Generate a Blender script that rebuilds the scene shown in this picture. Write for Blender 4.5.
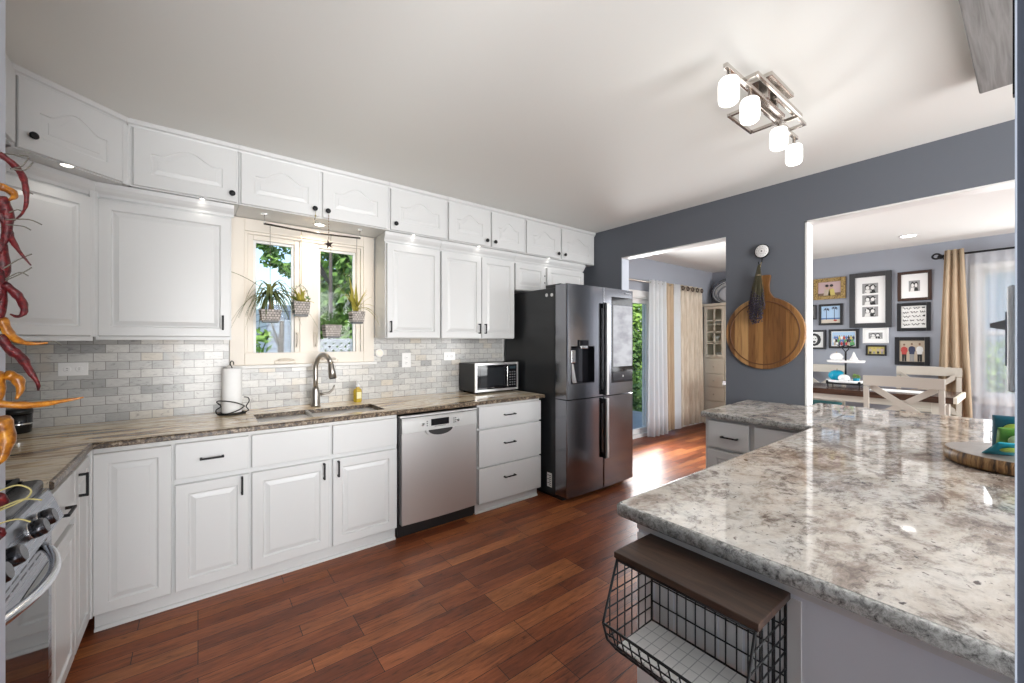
import bpy, bmesh, math, random
from mathutils import Vector, Matrix, noise
random.seed(7)
PI = math.pi
scene = bpy.context.scene
COL = scene.collection
for o in list(bpy.data.objects): bpy.data.objects.remove(o)

# ------------------------------------------------------------------ camera
cam = bpy.data.cameras.new('camera'); camo = bpy.data.objects.new('camera', cam); COL.objects.link(camo)
camo.location = (0, 0, 1.386); camo.rotation_euler = (PI/2, 0, -0.6592)
cam.sensor_width = 36; cam.lens = 405.3/1024*36; cam.clip_start = 0.02; cam.clip_end = 200
scene.camera = camo
# ------------------------------------------------------------------ view, world, sun, area lights
scene.view_settings.view_transform = 'Standard'; scene.view_settings.look = 'None'
scene.view_settings.gamma = 1; scene.view_settings.use_curve_mapping = False
scene.view_settings.exposure = 0.80
try:
    scene.cycles.use_denoising = True
    scene.cycles.max_bounces = 10; scene.cycles.diffuse_bounces = 6
    scene.cycles.sample_clamp_indirect = 6
except Exception: pass
W = bpy.data.worlds.new('sky'); scene.world = W; W.use_nodes = True
wn = W.node_tree.nodes; wl = W.node_tree.links
sky = wn.new('ShaderNodeTexSky'); sky.sky_type = 'NISHITA'; sky.sun_disc = False
sky.sun_elevation = math.radians(50); sky.sun_rotation = math.radians(200); sky.air_density = 1.0; sky.dust_density = 2.0
wl.new(sky.outputs[0], wn['Background'].inputs[0]); wn['Background'].inputs[1].default_value = 0.20

def light(kind, name, loc, rot, energy, color=(1, 1, 1), **kw):
    L = bpy.data.lights.new(name, kind); L.energy = energy; L.color = color
    for k, v in kw.items(): setattr(L, k, v)
    o = bpy.data.objects.new(name, L); COL.objects.link(o); o.location = loc; o.rotation_euler = rot
    return o
light('SUN', 'sun', (0, 0, 10), (math.radians(42), 0, math.radians(-42)), 1.1, (1, .96, .9), angle=.02)
# fill lamps added behind the camera, daylight of dining window and patio door
light('AREA', 'rear_fill_light', (1.1, -3.05, 1.5), (PI/2, 0, 0), 190, (.99, .99, 1), shape='RECTANGLE', size=3.4, size_y=2.0)  # unseen fill lamp added behind the camera
light('AREA', 'dining_window_daylight', (6.95, -.25, 1.5), (PI/2, 0, PI/2), 14, (.96, .98, 1), shape='RECTANGLE', size=1.2, size_y=1.5)
light('AREA', 'patio_door_daylight', (4.75, 3.2, 1.1), (PI/2, 0, PI), 42, (.96, .98, 1), shape='RECTANGLE', size=.7, size_y=1.8)
light('AREA', 'upward_fill_light', (.45, -1.75, .25), (PI-.30, 0, .12), 108, (.95, .985, 1), shape='RECTANGLE', size=3.4, size_y=2.4)  # added fill lamp aimed up to brighten the ceiling
light('AREA', 'dining_rear_fill', (5.4, -3.0, 1.5), (PI/2, 0, 0), 95, (.97, .98, 1), shape='RECTANGLE', size=2.6, size_y=1.8)  # unseen lamp added to brighten the curtains and hutch

# ------------------------------------------------------------------ materials
MATS = {}
def mat(name, col=(.8, .8, .8), rough=.5, metal=0, emis=None, estr=0, coat=0, trans=0, spec=.5, alpha=1):
    if name in MATS: return MATS[name]
    m = bpy.data.materials.new(name); m.use_nodes = True; MATS[name] = m
    b = m.node_tree.nodes['Principled BSDF']
    b.inputs['Base Color'].default_value = (*col, 1); b.inputs['Roughness'].default_value = rough
    b.inputs['Metallic'].default_value = metal; b.inputs['Coat Weight'].default_value = coat
    b.inputs['Specular IOR Level'].default_value = spec
    b.inputs['Transmission Weight'].default_value = trans; b.inputs['Alpha'].default_value = alpha
    if emis: b.inputs['Emission Color'].default_value = (*emis, 1); b.inputs['Emission Strength'].default_value = estr
    m.diffuse_color = (*col, 1)
    return m
class NT:
    def __init__(s, m): s.m = m; s.n = m.node_tree.nodes; s.l = m.node_tree.links; s.b = s.n['Principled BSDF']
    def new(s, t, **kw):
        x = s.n.new(t)
        for k, v in kw.items(): setattr(x, k, v)
        return x
    def coords(s, scale=(1, 1, 1), rot=(0, 0, 0), loc=(0, 0, 0), kind='Object'):
        t = s.new('ShaderNodeTexCoord'); mp = s.new('ShaderNodeMapping')
        mp.inputs['Scale'].default_value = scale; mp.inputs['Rotation'].default_value = rot; mp.inputs['Location'].default_value = loc
        s.l.new(t.outputs[kind], mp.inputs[0]); return mp.outputs[0]
    def noise(s, vec, scale, detail=4, rough=.5, dist=0):
        x = s.new('ShaderNodeTexNoise'); x.inputs['Scale'].default_value = scale; x.inputs['Detail'].default_value = detail
        x.inputs['Roughness'].default_value = rough; x.inputs['Distortion'].default_value = dist
        s.l.new(vec, x.inputs['Vector']); return x.outputs[0]
    def ramp(s, fac, stops, interp='LINEAR'):
        r = s.new('ShaderNodeValToRGB'); r.color_ramp.interpolation = interp
        e = r.color_ramp.elements
        while len(e) < len(stops): e.new(.5)
        for i, (p, c) in enumerate(stops):
            e[i].position = p; e[i].color = (*c, 1) if len(c) == 3 else c
        s.l.new(fac, r.inputs[0]); return r.outputs[0]
    def mix(s, fac, a, b, mode='MIX'):
        x = s.new('ShaderNodeMixRGB', blend_type=mode)
        for i, v in ((0, fac), (1, a), (2, b)):
            if isinstance(v, (int, float)): x.inputs[i].default_value = v
            elif isinstance(v, tuple): x.inputs[i].default_value = (*v, 1)
            else: s.l.new(v, x.inputs[i])
        return x.outputs[0]
    def math(s, op, a, b=0):
        x = s.new('ShaderNodeMath', operation=op)
        for i, v in ((0, a), (1, b)):
            if isinstance(v, (int, float)): x.inputs[i].default_value = v
            else: s.l.new(v, x.inputs[i])
        return x.outputs[0]
    def col(s, c): s.l.new(c, s.b.inputs['Base Color'])
    def rough(s, c): s.l.new(c, s.b.inputs['Roughness'])
    def bump(s, h, strength=.2, dist=.002):
        x = s.new('ShaderNodeBump'); x.inputs['Strength'].default_value = strength; x.inputs['Distance'].default_value = dist
        s.l.new(h, x.inputs['Height']); s.l.new(x.outputs[0], s.b.inputs['Normal'])

M_WHITE = mat('white_paint', (.635, .64, .635), .32)
M_TRIM = mat('white_trim_paint', (.70, .695, .68), .4)
M_WINFR = mat('cream_window_paint', (.70, .645, .565), .4)
M_SHADE = mat('groove_shadow_paint', (.74, .74, .73), .4)
M_CEIL = mat('ceiling_paint', (.77, .775, .745), .9)
M_SLATE = mat('slate_wall_paint', (.125, .137, .160), .7)
M_SLATE_L = mat('dining_wall_paint', (.33, .352, .40), .7)
for m in (M_SLATE, M_SLATE_L, M_CEIL):
    t = NT(m); t.bump(t.noise(t.coords(), 180, 3), .12, .001)
M_BLACK = mat('black_metal', (.007, .007, .008), .5, 0, spec=.3)
M_BLKPL = mat('black_plastic', (.015, .015, .016), .35)
M_BLKGL = mat('black_gloss', (.008, .008, .01), .06)
M_CHROME = mat('chrome', (.78, .78, .78), .14, 1)
M_NICKEL = mat('brushed_nickel', (.42, .39, .35), .3, 1)
M_FIXT = mat('fixture_nickel', (.62, .58, .54), .22, 1)
M_GLOSSW = mat('white_ceramic', (.85, .85, .84), .2)
M_PAPER = mat('white_paper', (.88, .88, .87), .9)
M_CREAM = mat('cream_furniture_paint', (.76, .70, .58), .45)
M_CHAIR = mat('antique_white_chair_paint', (.56, .52, .45), .5)
def brushed(name, col, rough, axis=2, str_=.25, metal=1):
    m = mat(name, col, rough, metal); t = NT(m)
    sc = [220, 220, 220]; sc[axis] = 2.0
    n = t.noise(t.coords(tuple(sc)), 1, 2)
    t.rough(t.ramp(n, [(.3, (rough*.92,)*3), (.7, (rough*1.08,)*3)])); return m
M_STEEL = brushed('stainless_steel', (.74, .735, .72), .36, 0, metal=.85)
M_BSTEEL = brushed('black_stainless_steel', (.27, .275, .295), .16, 0)
M_BSIDE = mat('dark_fridge_side', (.022, .024, .027), .33)
M_RANGE = brushed('range_steel', (.36, .38, .43), .28, 1)

# wooden floor: planks run along the window wall
M_FLOOR = mat('hardwood_floor', (.2, .06, .03), .42, spec=.35)
t = NT(M_FLOOR); v = t.coords()
def brick(t, vec, w, h, mortar, off=.5, c1=(0, 0, 0), c2=(1, 1, 1), cm=(0, 0, 0), freq=2, smooth=.1, bias=0):
    b = t.new('ShaderNodeTexBrick'); b.offset = off; b.offset_frequency = freq; b.squash = 1
    for k, x in (('Color1', c1), ('Color2', c2), ('Mortar', cm)): b.inputs[k].default_value = (*x, 1)
    b.inputs['Scale'].default_value = 1; b.inputs['Mortar Size'].default_value = mortar; b.inputs['Mortar Smooth'].default_value = smooth
    b.inputs['Bias'].default_value = bias; b.inputs['Brick Width'].default_value = w; b.inputs['Row Height'].default_value = h
    t.l.new(vec, b.inputs['Vector']); return b
bk = brick(t, v, .62, .088, .0016, .37, freq=3)
tone = t.ramp(bk.outputs[0], [(0, (.165, .044, .016)), (.35, (.225, .064, .023)), (.65, (.275, .084, .029)), (1, (.37, .135, .046))])
g = t.noise(t.coords((3.4, 30, 1)), 2.0, 8, .68, 1.1)
grain = t.ramp(g, [(.34, (.30, .26, .24)), (.44, (.80, .76, .74)), (.56, (1.05, 1.02, 1)), (.72, (1.55, 1.5, 1.4))])
c = t.mix(.85, tone, grain, 'MULTIPLY')
g2 = t.noise(t.coords((1.2, 6, 1), loc=(3, 1, 0)), 1.3, 3, .5, .4)
c = t.mix(.6, c, t.ramp(g2, [(.35, (.62, .56, .54)), (.65, (1.3, 1.3, 1.3))]), 'MULTIPLY')
c = t.mix(bk.outputs['Fac'], c, (.02, .008, .005)); t.col(c)
t.rough(t.ramp(g, [(.3, (.34,)*3), (.7, (.46,)*3)]))
hh = t.math('SUBTRACT', t.math('MULTIPLY', g, .55), t.math('MULTIPLY', bk.outputs['Fac'], 1.2)); t.bump(hh, .45, .0025)

def granite_white(name):
    m = mat(name, (.7, .68, .64), .045); t = NT(m); v = t.coords((1, 1, 1), (0, 0, .5))
    a = t.noise(t.coords((1.0, 1.7, 2), (0, 0, .75)), 3.6, 12, .74, .35)
    base = t.ramp(a, [(.33, (.20, .155, .13)), (.42, (.40, .345, .30)), (.485, (.60, .555, .495)), (.58, (.70, .675, .63)), (.8, (.56, .54, .51))])
    b = t.noise(v, 17, 9, .75, .5)
    base = t.mix(.8, base, t.ramp(b, [(.35, (.50, .48, .46)), (.48, (.97, .96, .95)), (.7, (1.14, 1.12, 1.10))]), 'MULTIPLY')
    w = t.noise(t.coords((1, 2.4, 1), (0, 0, .85), (4, 2, 0)), 4.6, 11, .78, .5)
    patch = t.noise(t.coords((1, 1, 1), (0, 0, 0), (.35, .2, 0)), .85, 2, .5)
    wv_ = t.mix(1, t.ramp(w, [(.50, (0, 0, 0)), (.60, (.9, .9, .9))]), t.ramp(patch, [(.45, (.12, .12, .12)), (.62, (1, 1, 1))]), 'MULTIPLY')
    base = t.mix(wv_, base, (.24, .18, .15))
    vn = t.noise(t.coords((1, 2.0, 1), (0, 0, .7), (1, 3, 0)), 2.6, 10, .72, .5)
    base = t.mix(t.mix(1, t.ramp(vn, [(.455, (0, 0, 0)), (.492, (.85, .85, .85)), (.505, (.85, .85, .85)), (.54, (0, 0, 0))]), t.ramp(b, [(.42, (1, 1, 1)), (.56, (.1, .1, .1))]), 'MULTIPLY'), base, (.15, .12, .105))
    s = t.noise(v, 60, 3, .6, .3)
    base = t.mix(t.ramp(s, [(.64, (0, 0, 0)), (.69, (.9, .9, .9))]), base, (.11, .085, .08))
    s2 = t.noise(v, 24, 3, .5, .2); base = t.mix(t.ramp(s2, [(.70, (0, 0, 0)), (.73, (1, 1, 1))]), base, (.07, .06, .06)); t.col(base); return m
M_GRAN = granite_white('white_brown_granite')
def gran_edge():
    m = mat('granite_edge', (.4, .4, .38), .25); t = NT(m); v = t.coords()
    a = t.noise(v, 58, 9, .8, .4)
    c = t.ramp(a, [(.36, (.05, .048, .045)), (.45, (.20, .195, .185)), (.55, (.38, .375, .355)), (.75, (.52, .51, .485))]); t.col(c); return m
M_GRANE = gran_edge()
M_GOLD = mat('golden_streaked_granite', (.5, .4, .3), .1)
t = NT(M_GOLD)
a = t.noise(t.coords((.60, 3.0, 3.4), (0, 0, .12)), 2.6, 8, .56, 1.3)
c = t.ramp(a, [(.34, (.06, .032, .018)), (.40, (.30, .17, .085)), (.45, (.72, .53, .31)), (.51, (.90, .78, .58)), (.57, (.60, .44, .28)), (.62, (.92, .84, .70)), (.70, (.58, .52, .45))])
b = t.noise(t.coords(), 1.1, 2, .5); c = t.mix(t.ramp(b, [(.42, (0, 0, 0)), (.62, (.25, .25, .25))]), c, (.74, .70, .64))
s_ = t.noise(t.coords(), 48, 5, .75); c = t.mix(t.ramp(s_, [(.60, (0, 0, 0)), (.68, (.7, .7, .7))]), c, (.16, .10, .065)); t.col(c)
M_GOLDE = mat('golden_granite_edge', (.2, .14, .1), .3)
t = NT(M_GOLDE); a = t.noise(t.coords(), 55, 9, .8, .5)
t.col(t.ramp(a, [(.40, (.012, .009, .007)), (.48, (.07, .045, .028)), (.55, (.22, .16, .10)), (.70, (.50, .44, .36))]))
# marble subway tile (x along the wall, z up)
M_TILE = mat('marble_subway_tile', (.7, .7, .68), .22)
t = NT(M_TILE); tc = t.new('ShaderNodeTexCoord'); sx = t.new('ShaderNodeSeparateXYZ'); t.l.new(tc.outputs['Object'], sx.inputs[0])
cx = t.new('ShaderNodeCombineXYZ'); t.l.new(t.math('ADD', sx.outputs[0], sx.outputs[1]), cx.inputs[0]); t.l.new(t.math('SUBTRACT', sx.outputs[2], .915), cx.inputs[1])
bk = brick(t, cx.outputs[0], .102, .0505, .0016, .5, c1=(0, 0, 0), c2=(1, 1, 1))
tone = t.ramp(bk.outputs[0], [(0, (.36, .36, .355)), (.15, (.50, .50, .49)), (.45, (.58, .575, .56)), (.85, (.64, .63, .60)), (1, (.62, .57, .49))])
vv = t.noise(t.coords((1.4, 1, 3.4), (.3, .5, .2)), 13, 7, .68, 1.6)
c = t.mix(.8, tone, t.ramp(vv, [(.34, (.55, .54, .54)), (.43, (.92, .92, .92)), (.7, (1.08, 1.08, 1.06))]), 'MULTIPLY')
warm = t.noise(t.coords(), 4, 2); c = t.mix(t.ramp(warm, [(.62, (0, 0, 0)), (.72, (.45, .45, .45))]), c, (.60, .50, .40))
c = t.mix(bk.outputs['Fac'], c, (.27, .26, .245)); t.col(c)
t.bump(t.math('SUBTRACT', 1, bk.outputs['Fac']), .5, .0015)
def wood(name, stops, scale=(1, 12, 12), n=2.5, rough=.45, dist=.7):
    m = mat(name, stops[1][1], rough); t = NT(m)
    a = t.noise(t.coords(scale), n, 7, .6, dist); t.col(t.ramp(a, stops)); t.bump(a, .15, .001); return m
M_SHELFW = wood('dark_walnut_board', [(.3, (.014, .007, .005)), (.5, (.042, .022, .014)), (.75, (.085, .048, .030))], (16, 1.6, 16), 3.2)
M_TABLEW = wood('dark_table_wood', [(.3, (.03, .015, .01)), (.5, (.07, .035, .022)), (.75, (.12, .065, .04))], (12, 1, 12), rough=.18)
M_GREYW = wood('grey_washed_wood', [(.3, (.13, .125, .12)), (.5, (.19, .185, .18)), (.7, (.25, .245, .235))], (1.2, 30, 10))
M_LIVE = wood('live_edge_bark', [(.38, (.03, .015, .008)), (.47, (.20, .10, .035)), (.58, (.36, .21, .085)), (.68, (.07, .03, .015))], (30, 30, 3), 1.8)
M_SLICE = wood('pale_slice_top', [(.3, (.20, .165, .15)), (.5, (.30, .26, .235)), (.75, (.38, .34, .31))], (3, 3, 3))
# striped acacia board
M_ACACIA = mat('acacia_board', (.45, .25, .1), .4); t = NT(M_ACACIA)
st = brick(t, t.coords((1, 1, 1), (PI/2, PI/2, 0)), 1.5, .045, .0005, .3)
sx = t.new('ShaderNodeTexCoord'); sp = t.new('ShaderNodeSeparateXYZ'); t.l.new(sx.outputs['Object'], sp.inputs[0])
wv = t.new('ShaderNodeTexWhiteNoise', noise_dimensions='1D'); t.l.new(t.math('FLOOR', t.math('MULTIPLY', sp.outputs[1], 19)), wv.inputs['W'])
c = t.ramp(wv.outputs['Value'], [(0, (.15, .062, .018)), (.35, (.27, .125, .038)), (.7, (.36, .185, .062)), (1, (.52, .31, .13))])
g = t.noise(t.coords((14, 14, 1.2)), 3, 6, .6, .8); c = t.mix(.8, c, t.ramp(g, [(.3, (.35, .28, .22)), (.5, (1, 1, 1)), (.75, (1.25, 1.2, 1.15))]), 'MULTIPLY'); t.col(c)
M_GLASS = bpy.data.materials.new('window_glass'); M_GLASS.use_nodes = True
_n = M_GLASS.node_tree; _n.nodes.clear()
_o = _n.nodes.new('ShaderNodeOutputMaterial'); _m = _n.nodes.new('ShaderNodeMixShader'); _t = _n.nodes.new('ShaderNodeBsdfTransparent'); _g = _n.nodes.new('ShaderNodeBsdfGlossy'); _g.inputs['Roughness'].default_value = .02
_t.inputs[0].default_value = (.96, .98, .98, 1); _m.inputs[0].default_value = .010
_n.links.new(_t.outputs[0], _m.inputs[1]); _n.links.new(_g.outputs[0], _m.inputs[2]); _n.links.new(_m.outputs[0], _o.inputs[0])
def sheer(name, col, tr):
    m = bpy.data.materials.new(name); m.use_nodes = True; n = m.node_tree; n.nodes.clear()
    o = n.nodes.new('ShaderNodeOutputMaterial'); mx = n.nodes.new('ShaderNodeMixShader'); a = n.nodes.new('ShaderNodeBsdfTransparent')
    d = n.nodes.new('ShaderNodeBsdfDiffuse'); tl = n.nodes.new('ShaderNodeBsdfTranslucent'); m2 = n.nodes.new('ShaderNodeMixShader')
    d.inputs[0].default_value = tl.inputs[0].default_value = (*col, 1); m2.inputs[0].default_value = .5; mx.inputs[0].default_value = tr
    n.links.new(d.outputs[0], m2.inputs[1]); n.links.new(tl.outputs[0], m2.inputs[2])
    n.links.new(a.outputs[0], mx.inputs[1]); n.links.new(m2.outputs[0], mx.inputs[2]); n.links.new(mx.outputs[0], o.inputs[0]); return m
M_SHEER = sheer('sheer_white_fabric', (.92, .93, .95), .52)
M_WHCURT = sheer('white_curtain_fabric', (.86, .87, .88), .97)
def fabric(name, c1, c2, sc=(60, 60, 3)):
    m = mat(name, c1, .9); t = NT(m); a = t.noise(t.coords(sc), 1, 4, .6, .5); t.col(t.ramp(a, [(.35, c1), (.65, c2)])); t.bump(a, .2, .001); return m
M_BEIGE = fabric('beige_patterned_fabric', (.52, .44, .34), (.68, .61, .51), (38, 38, 4))
M_TAN = fabric('tan_curtain_fabric', (.40, .30, .20), (.52, .41, .29))
M_TEAL = mat('teal_fabric', (.06, .25, .27), .8)
M_LAMP = mat('frosted_lamp_glass', (.9, .9, .88), .4, emis=(1, .97, .93), estr=1.0)
M_PUCK = mat('lit_puck_lens', (.9, .9, .88), .4, emis=(1, .95, .86), estr=1.6)
M_DOWN = mat('lit_downlight_lens', (.9, .9, .9), .4, emis=(1, .97, .92), estr=4)
M_RED = mat('dried_red_chili', (.20, .012, .012), .42, spec=.4); t = NT(M_RED); a = t.noise(t.coords(), 160, 4, .6, .5); t.col(t.ramp(a, [(.35, (.030, .002, .004)), (.6, (.115, .006, .008)), (.8, (.24, .035, .015))])); t.bump(a, .8, .002)
M_YEL = mat('dried_yellow_chili', (.55, .26, .02), .32); t = NT(M_YEL); a = t.noise(t.coords(), 90, 3, .6, .5); t.col(t.ramp(a, [(.35, (.16, .045, .004)), (.6, (.40, .15, .010)), (.8, (.55, .27, .03))])); t.bump(a, .6, .002)
M_STEM = mat('dry_stem', (.10, .09, .07), .7)
M_STEMY = mat('yellowish_stem', (.32, .27, .10), .7)
M_BARK = mat('tree_bark', (.10, .085, .075), .9)
M_GRASS = mat('lawn', (.10, .20, .05), .9)
def leafm(name, a, b):
    m = mat(name, a, .55); t = NT(m); x = t.new('ShaderNodeNewGeometry')
    r = t.new('ShaderNodeObjectInfo'); n = t.noise(t.coords(), 9, 2)
    t.col(t.ramp(n, [(.3, a), (.7, b)])); return m
M_LEAF = leafm('green_tree_leaves', (.05, .13, .03), (.22, .38, .07))
M_LEAFB = leafm('light_green_leaves', (.16, .32, .05), (.40, .58, .12))
M_SPIDER = leafm('striped_dark_green_leaf', (.035, .075, .025), (.26, .27, .08))
M_YLEAF = leafm('yellow_green_leaf', (.30, .28, .04), (.52, .44, .08))
M_DLEAF = leafm('small_dark_leaf', (.04, .10, .03), (.14, .27, .07))
M_POT = mat('grey_basket_pot', (.42, .38, .35), .8); t = NT(M_POT); bk = brick(t, t.coords((1, 1, 1), (PI/2, 0, 0)), .018, .016, .0016, c1=(.30, .27, .25), c2=(.52, .47, .43), cm=(.10, .09, .08)); t.col(bk.outputs[0])
M_SIDING = mat('pale_blue_siding', (.55, .62, .72), .6); t = NT(M_SIDING); bk = brick(t, t.coords((1, 1, 1), (PI/2, 0, 0)), 60, .13, .012, c1=(.34, .39, .47), c2=(.34, .39, .47), cm=(.16, .18, .24)); t.col(bk.outputs[0])

# ------------------------------------------------------------------ mesh helpers
class MB:
    """collects shapes in one bmesh"""
    def __init__(s): s.bm = bmesh.new(); s.mi = 0; s.mats = []
    def use(s, m):
        if m not in s.mats: s.mats.append(m)
        s.mi = s.mats.index(m); return s
    def _merge(s, b2, smooth=False):
        for f in b2.faces: f.material_index = s.mi; f.smooth = smooth
        me = bpy.data.meshes.new('t'); b2.to_mesh(me); b2.free(); s.bm.from_mesh(me); bpy.data.meshes.remove(me)
    def box(s, x0, x1, y0, y1, z0, z1, bev=0, seg=2, smooth=False):
        b = bmesh.new(); bmesh.ops.create_cube(b, size=1)
        for v in b.verts: v.co = Vector((x0+(v.co.x+.5)*(x1-x0), y0+(v.co.y+.5)*(y1-y0), z0+(v.co.z+.5)*(z1-z0)))
        if bev: bmesh.ops.bevel(b, geom=b.edges[:], offset=bev, segments=seg, affect='EDGES', profile=.5)
        s._merge(b, smooth); return s
    def poly(s, pts, smooth=False):
        vs = [s.bm.verts.new(p) for p in pts]; f = s.bm.faces.new(vs); f.material_index = s.mi; f.smooth = smooth; return s
    def loft(s, loops, close=True, caps=True, smooth=True):
        L = [[s.bm.verts.new(p) for p in lp] for lp in loops]; n = len(L[0])
        for a, b in zip(L, L[1:]):
            for i in range(n if close else n-1):
                j = (i+1) % n
                try: f = s.bm.faces.new((a[i], a[j], b[j], b[i])); f.material_index = s.mi; f.smooth = smooth
                except ValueError: pass
        if caps and close:
            for lp, fl in ((L[0], True), (L[-1], False)):
                try: f = s.bm.faces.new(lp[::-1] if fl else lp); f.material_index = s.mi
                except ValueError: pass
        return s
    def prism(s, pts2, axis, a0, a1, smooth=False):
        def P(p, a): return {'x': (a, p[0], p[1]), 'y': (p[0], a, p[1]), 'z': (p[0], p[1], a)}[axis]
        s.loft([[P(p, a0) for p in pts2], [P(p, a1) for p in pts2]], smooth=smooth); return s
    def tube(s, pts, r, seg=8, closed=False, caps=True, flat=1.0):
        pts = [Vector(p) for p in pts]; n = len(pts); rs = r if isinstance(r, (list, tuple)) else [r]*n
        loops = []; up = None
        for i, p in enumerate(pts):
            a = pts[(i-1) % n] if (closed or i > 0) else p; b = pts[(i+1) % n] if (closed or i < n-1) else p
            d = (b-a)
            if d.length < 1e-9: d = Vector((0, 0, 1))
            d.normalize()
            if up is None: up = Vector((0, 0, 1)) if abs(d.z) < .9 else Vector((1, 0, 0))
            sd = d.cross(up)
            if sd.length < 1e-6: sd = d.cross(Vector((0, 1, 0)))
            sd.normalize(); up2 = sd.cross(d).normalized(); up = up2
            loops.append([p + (sd*math.cos(2*PI*k/seg) + up2*math.sin(2*PI*k/seg)*flat)*rs[i] for k in range(seg)])
        if closed: loops.append(loops[0][:])
        s.loft(loops, caps=caps and not closed); return s
    def lathe(s, prof, c=(0, 0, 0), axis='z', seg=20, smooth=True, caps=True):
        loops = []
        for r, h in prof:
            lp = []
            for k in range(seg):
                a = 2*PI*k/seg; x, y = r*math.cos(a), r*math.sin(a)
                q = {'z': (x, y, h), 'y': (x, h, y), 'x': (h, x, y)}[axis]
                lp.append((c[0]+q[0], c[1]+q[1], c[2]+q[2]))
            loops.append(lp)
        s.loft(loops, smooth=smooth, caps=caps); return s
    def ball(s, c, r, sc=(1, 1, 1), seg=14):
        b = bmesh.new(); bmesh.ops.create_uvsphere(b, u_segments=seg, v_segments=seg//2+2, radius=r)
        for v in b.verts: v.co = Vector((c[0]+v.co.x*sc[0], c[1]+v.co.y*sc[1], c[2]+v.co.z*sc[2]))
        s._merge(b, True); return s
    def xf(s, M):
        bmesh.ops.transform(s.bm, matrix=M, verts=s.bm.verts[:]); return s
    def build(s, name, m=None, parent=None, world=False, **props):
        bmesh.ops.recalc_face_normals(s.bm, faces=s.bm.faces[:])
        if world and parent is not None:
            mw = Matrix.LocRotScale(parent.location, parent.rotation_euler, None)
            if parent.parent is not None:
                pp = parent.parent; mw = Matrix.LocRotScale(pp.location, pp.rotation_euler, None) @ mw
            bmesh.ops.transform(s.bm, matrix=mw.inverted(), verts=s.bm.verts[:])
        me = bpy.data.meshes.new(name); s.bm.to_mesh(me); s.bm.free()
        for x in (s.mats if s.mats else [m]): me.materials.append(x)
        o = bpy.data.objects.new(name, me); COL.objects.link(o)
        if parent is not None: o.parent = parent
        for k, v in props.items(): o[k] = v
        return o
def thing(name, label, cat, loc=(0, 0, 0), rz=0, group=None):
    o = bpy.data.objects.new(name, None); COL.objects.link(o); o.empty_display_size = .1
    o.location = loc; o.rotation_euler = (0, 0, rz); o['label'] = label; o['category'] = cat
    if group: o['group'] = group
    return o
def tag(o, label, cat, group=None, kind=None):
    o['label'] = label; o['category'] = cat
    if group: o['group'] = group
    if kind: o['kind'] = kind
    return o
def struct(name, mb, m=None, parent=None, label=None):
    o = mb.build(name, m, parent)
    if parent is None: o['kind'] = 'structure'
    if label: o['label'] = label
    return o
def dup(root, loc, rz=None, label=None, group=None):
    r = root.copy(); COL.objects.link(r); r.location = loc
    if rz is not None: r.rotation_euler = (0, 0, rz)
    if label: r['label'] = label
    if group: r['group'] = group
    for ch in list(root.children):
        c = ch.copy(); COL.objects.link(c); c.parent = r
        for g in list(ch.children):
            d = g.copy(); COL.objects.link(d); d.parent = c
    return r
def arc(cx, cz, r, a0, a1, n): return [(cx+r*math.cos(a0+(a1-a0)*i/n), cz+r*math.sin(a0+(a1-a0)*i/n)) for i in range(n+1)]

def smooth(pts, n=4):
    Q = [Vector(p) for p in pts]; out = []
    for i in range(len(Q)-1):
        p0 = Q[max(i-1, 0)]; p1 = Q[i]; p2 = Q[i+1]; p3 = Q[min(i+2, len(Q)-1)]
        for k in range(n):
            t_ = k/n; out.append(.5*((2*p1)+(-p0+p2)*t_+(2*p0-5*p1+4*p2-p3)*t_*t_+(-p0+3*p1-3*p2+p3)*t_**3))
    return out+[Q[-1]]
YW = 3.3445      # window wall
XG = 3.525       # grey wall face
ZC = 2.60        # ceiling
YW2 = 3.50       # window wall of the dining room
# ------------------------------------------------------------------ large structure
struct('floor', MB().box(-1.2, 7.4, -3.4, 3.62, -.12, 0), M_FLOOR)
struct('ceiling', MB().box(-1.2, 7.4, -3.4, 3.62, ZC, ZC+.12), M_CEIL)
def wall_with_holes(axis, a0, a1, t0, t1, z1, holes):
    """wall spanning a0..a1 with thickness t0..t1; holes (h0,h1,z0,z1) sorted along a"""
    mb = MB(); cur = a0
    def bx(p, q, r, s_):
        if q-p < 1e-4 or s_-r < 1e-4: return
        if axis == 'x': mb.box(p, q, t0, t1, r, s_)
        else: mb.box(t0, t1, p, q, r, s_)
    for h0, h1, g0, g1 in holes:
        bx(cur, h0, 0, z1); bx(h0, h1, 0, g0); bx(h0, h1, g1, z1); cur = h1
    bx(cur, a1, 0, z1); return mb
WIN = (.22, 1.09, 1.235, 2.17)
struct('wall_back', wall_with_holes('x', -1.15, XG+.10, YW, YW+.16, ZC, [WIN]), M_TRIM)
struct('wall_dining_back', wall_with_holes('x', XG+.06, 7.32, YW2, YW2+.12, ZC, [(4.35, 6.35, 0, 2.06)]), M_SLATE_L)
struct('wall_left', MB().box(-1.15, -1.03, -3.3, YW, 0, ZC), M_SLATE)
struct('wall_rear', wall_with_holes('x', -1.15, 7.32, -3.32, -3.2, ZC, [(-.5, 2.8, .3, 2.3), (4.2, 6.6, .3, 2.3)]), M_TRIM)  # unseen openings added to let light in, white for brighter reflections
struct('wall_far', wall_with_holes('y', -3.2, YW2, 7.2, 7.34, ZC, [(-.95, .40, .75, 2.22)]), M_SLATE_L)
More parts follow.
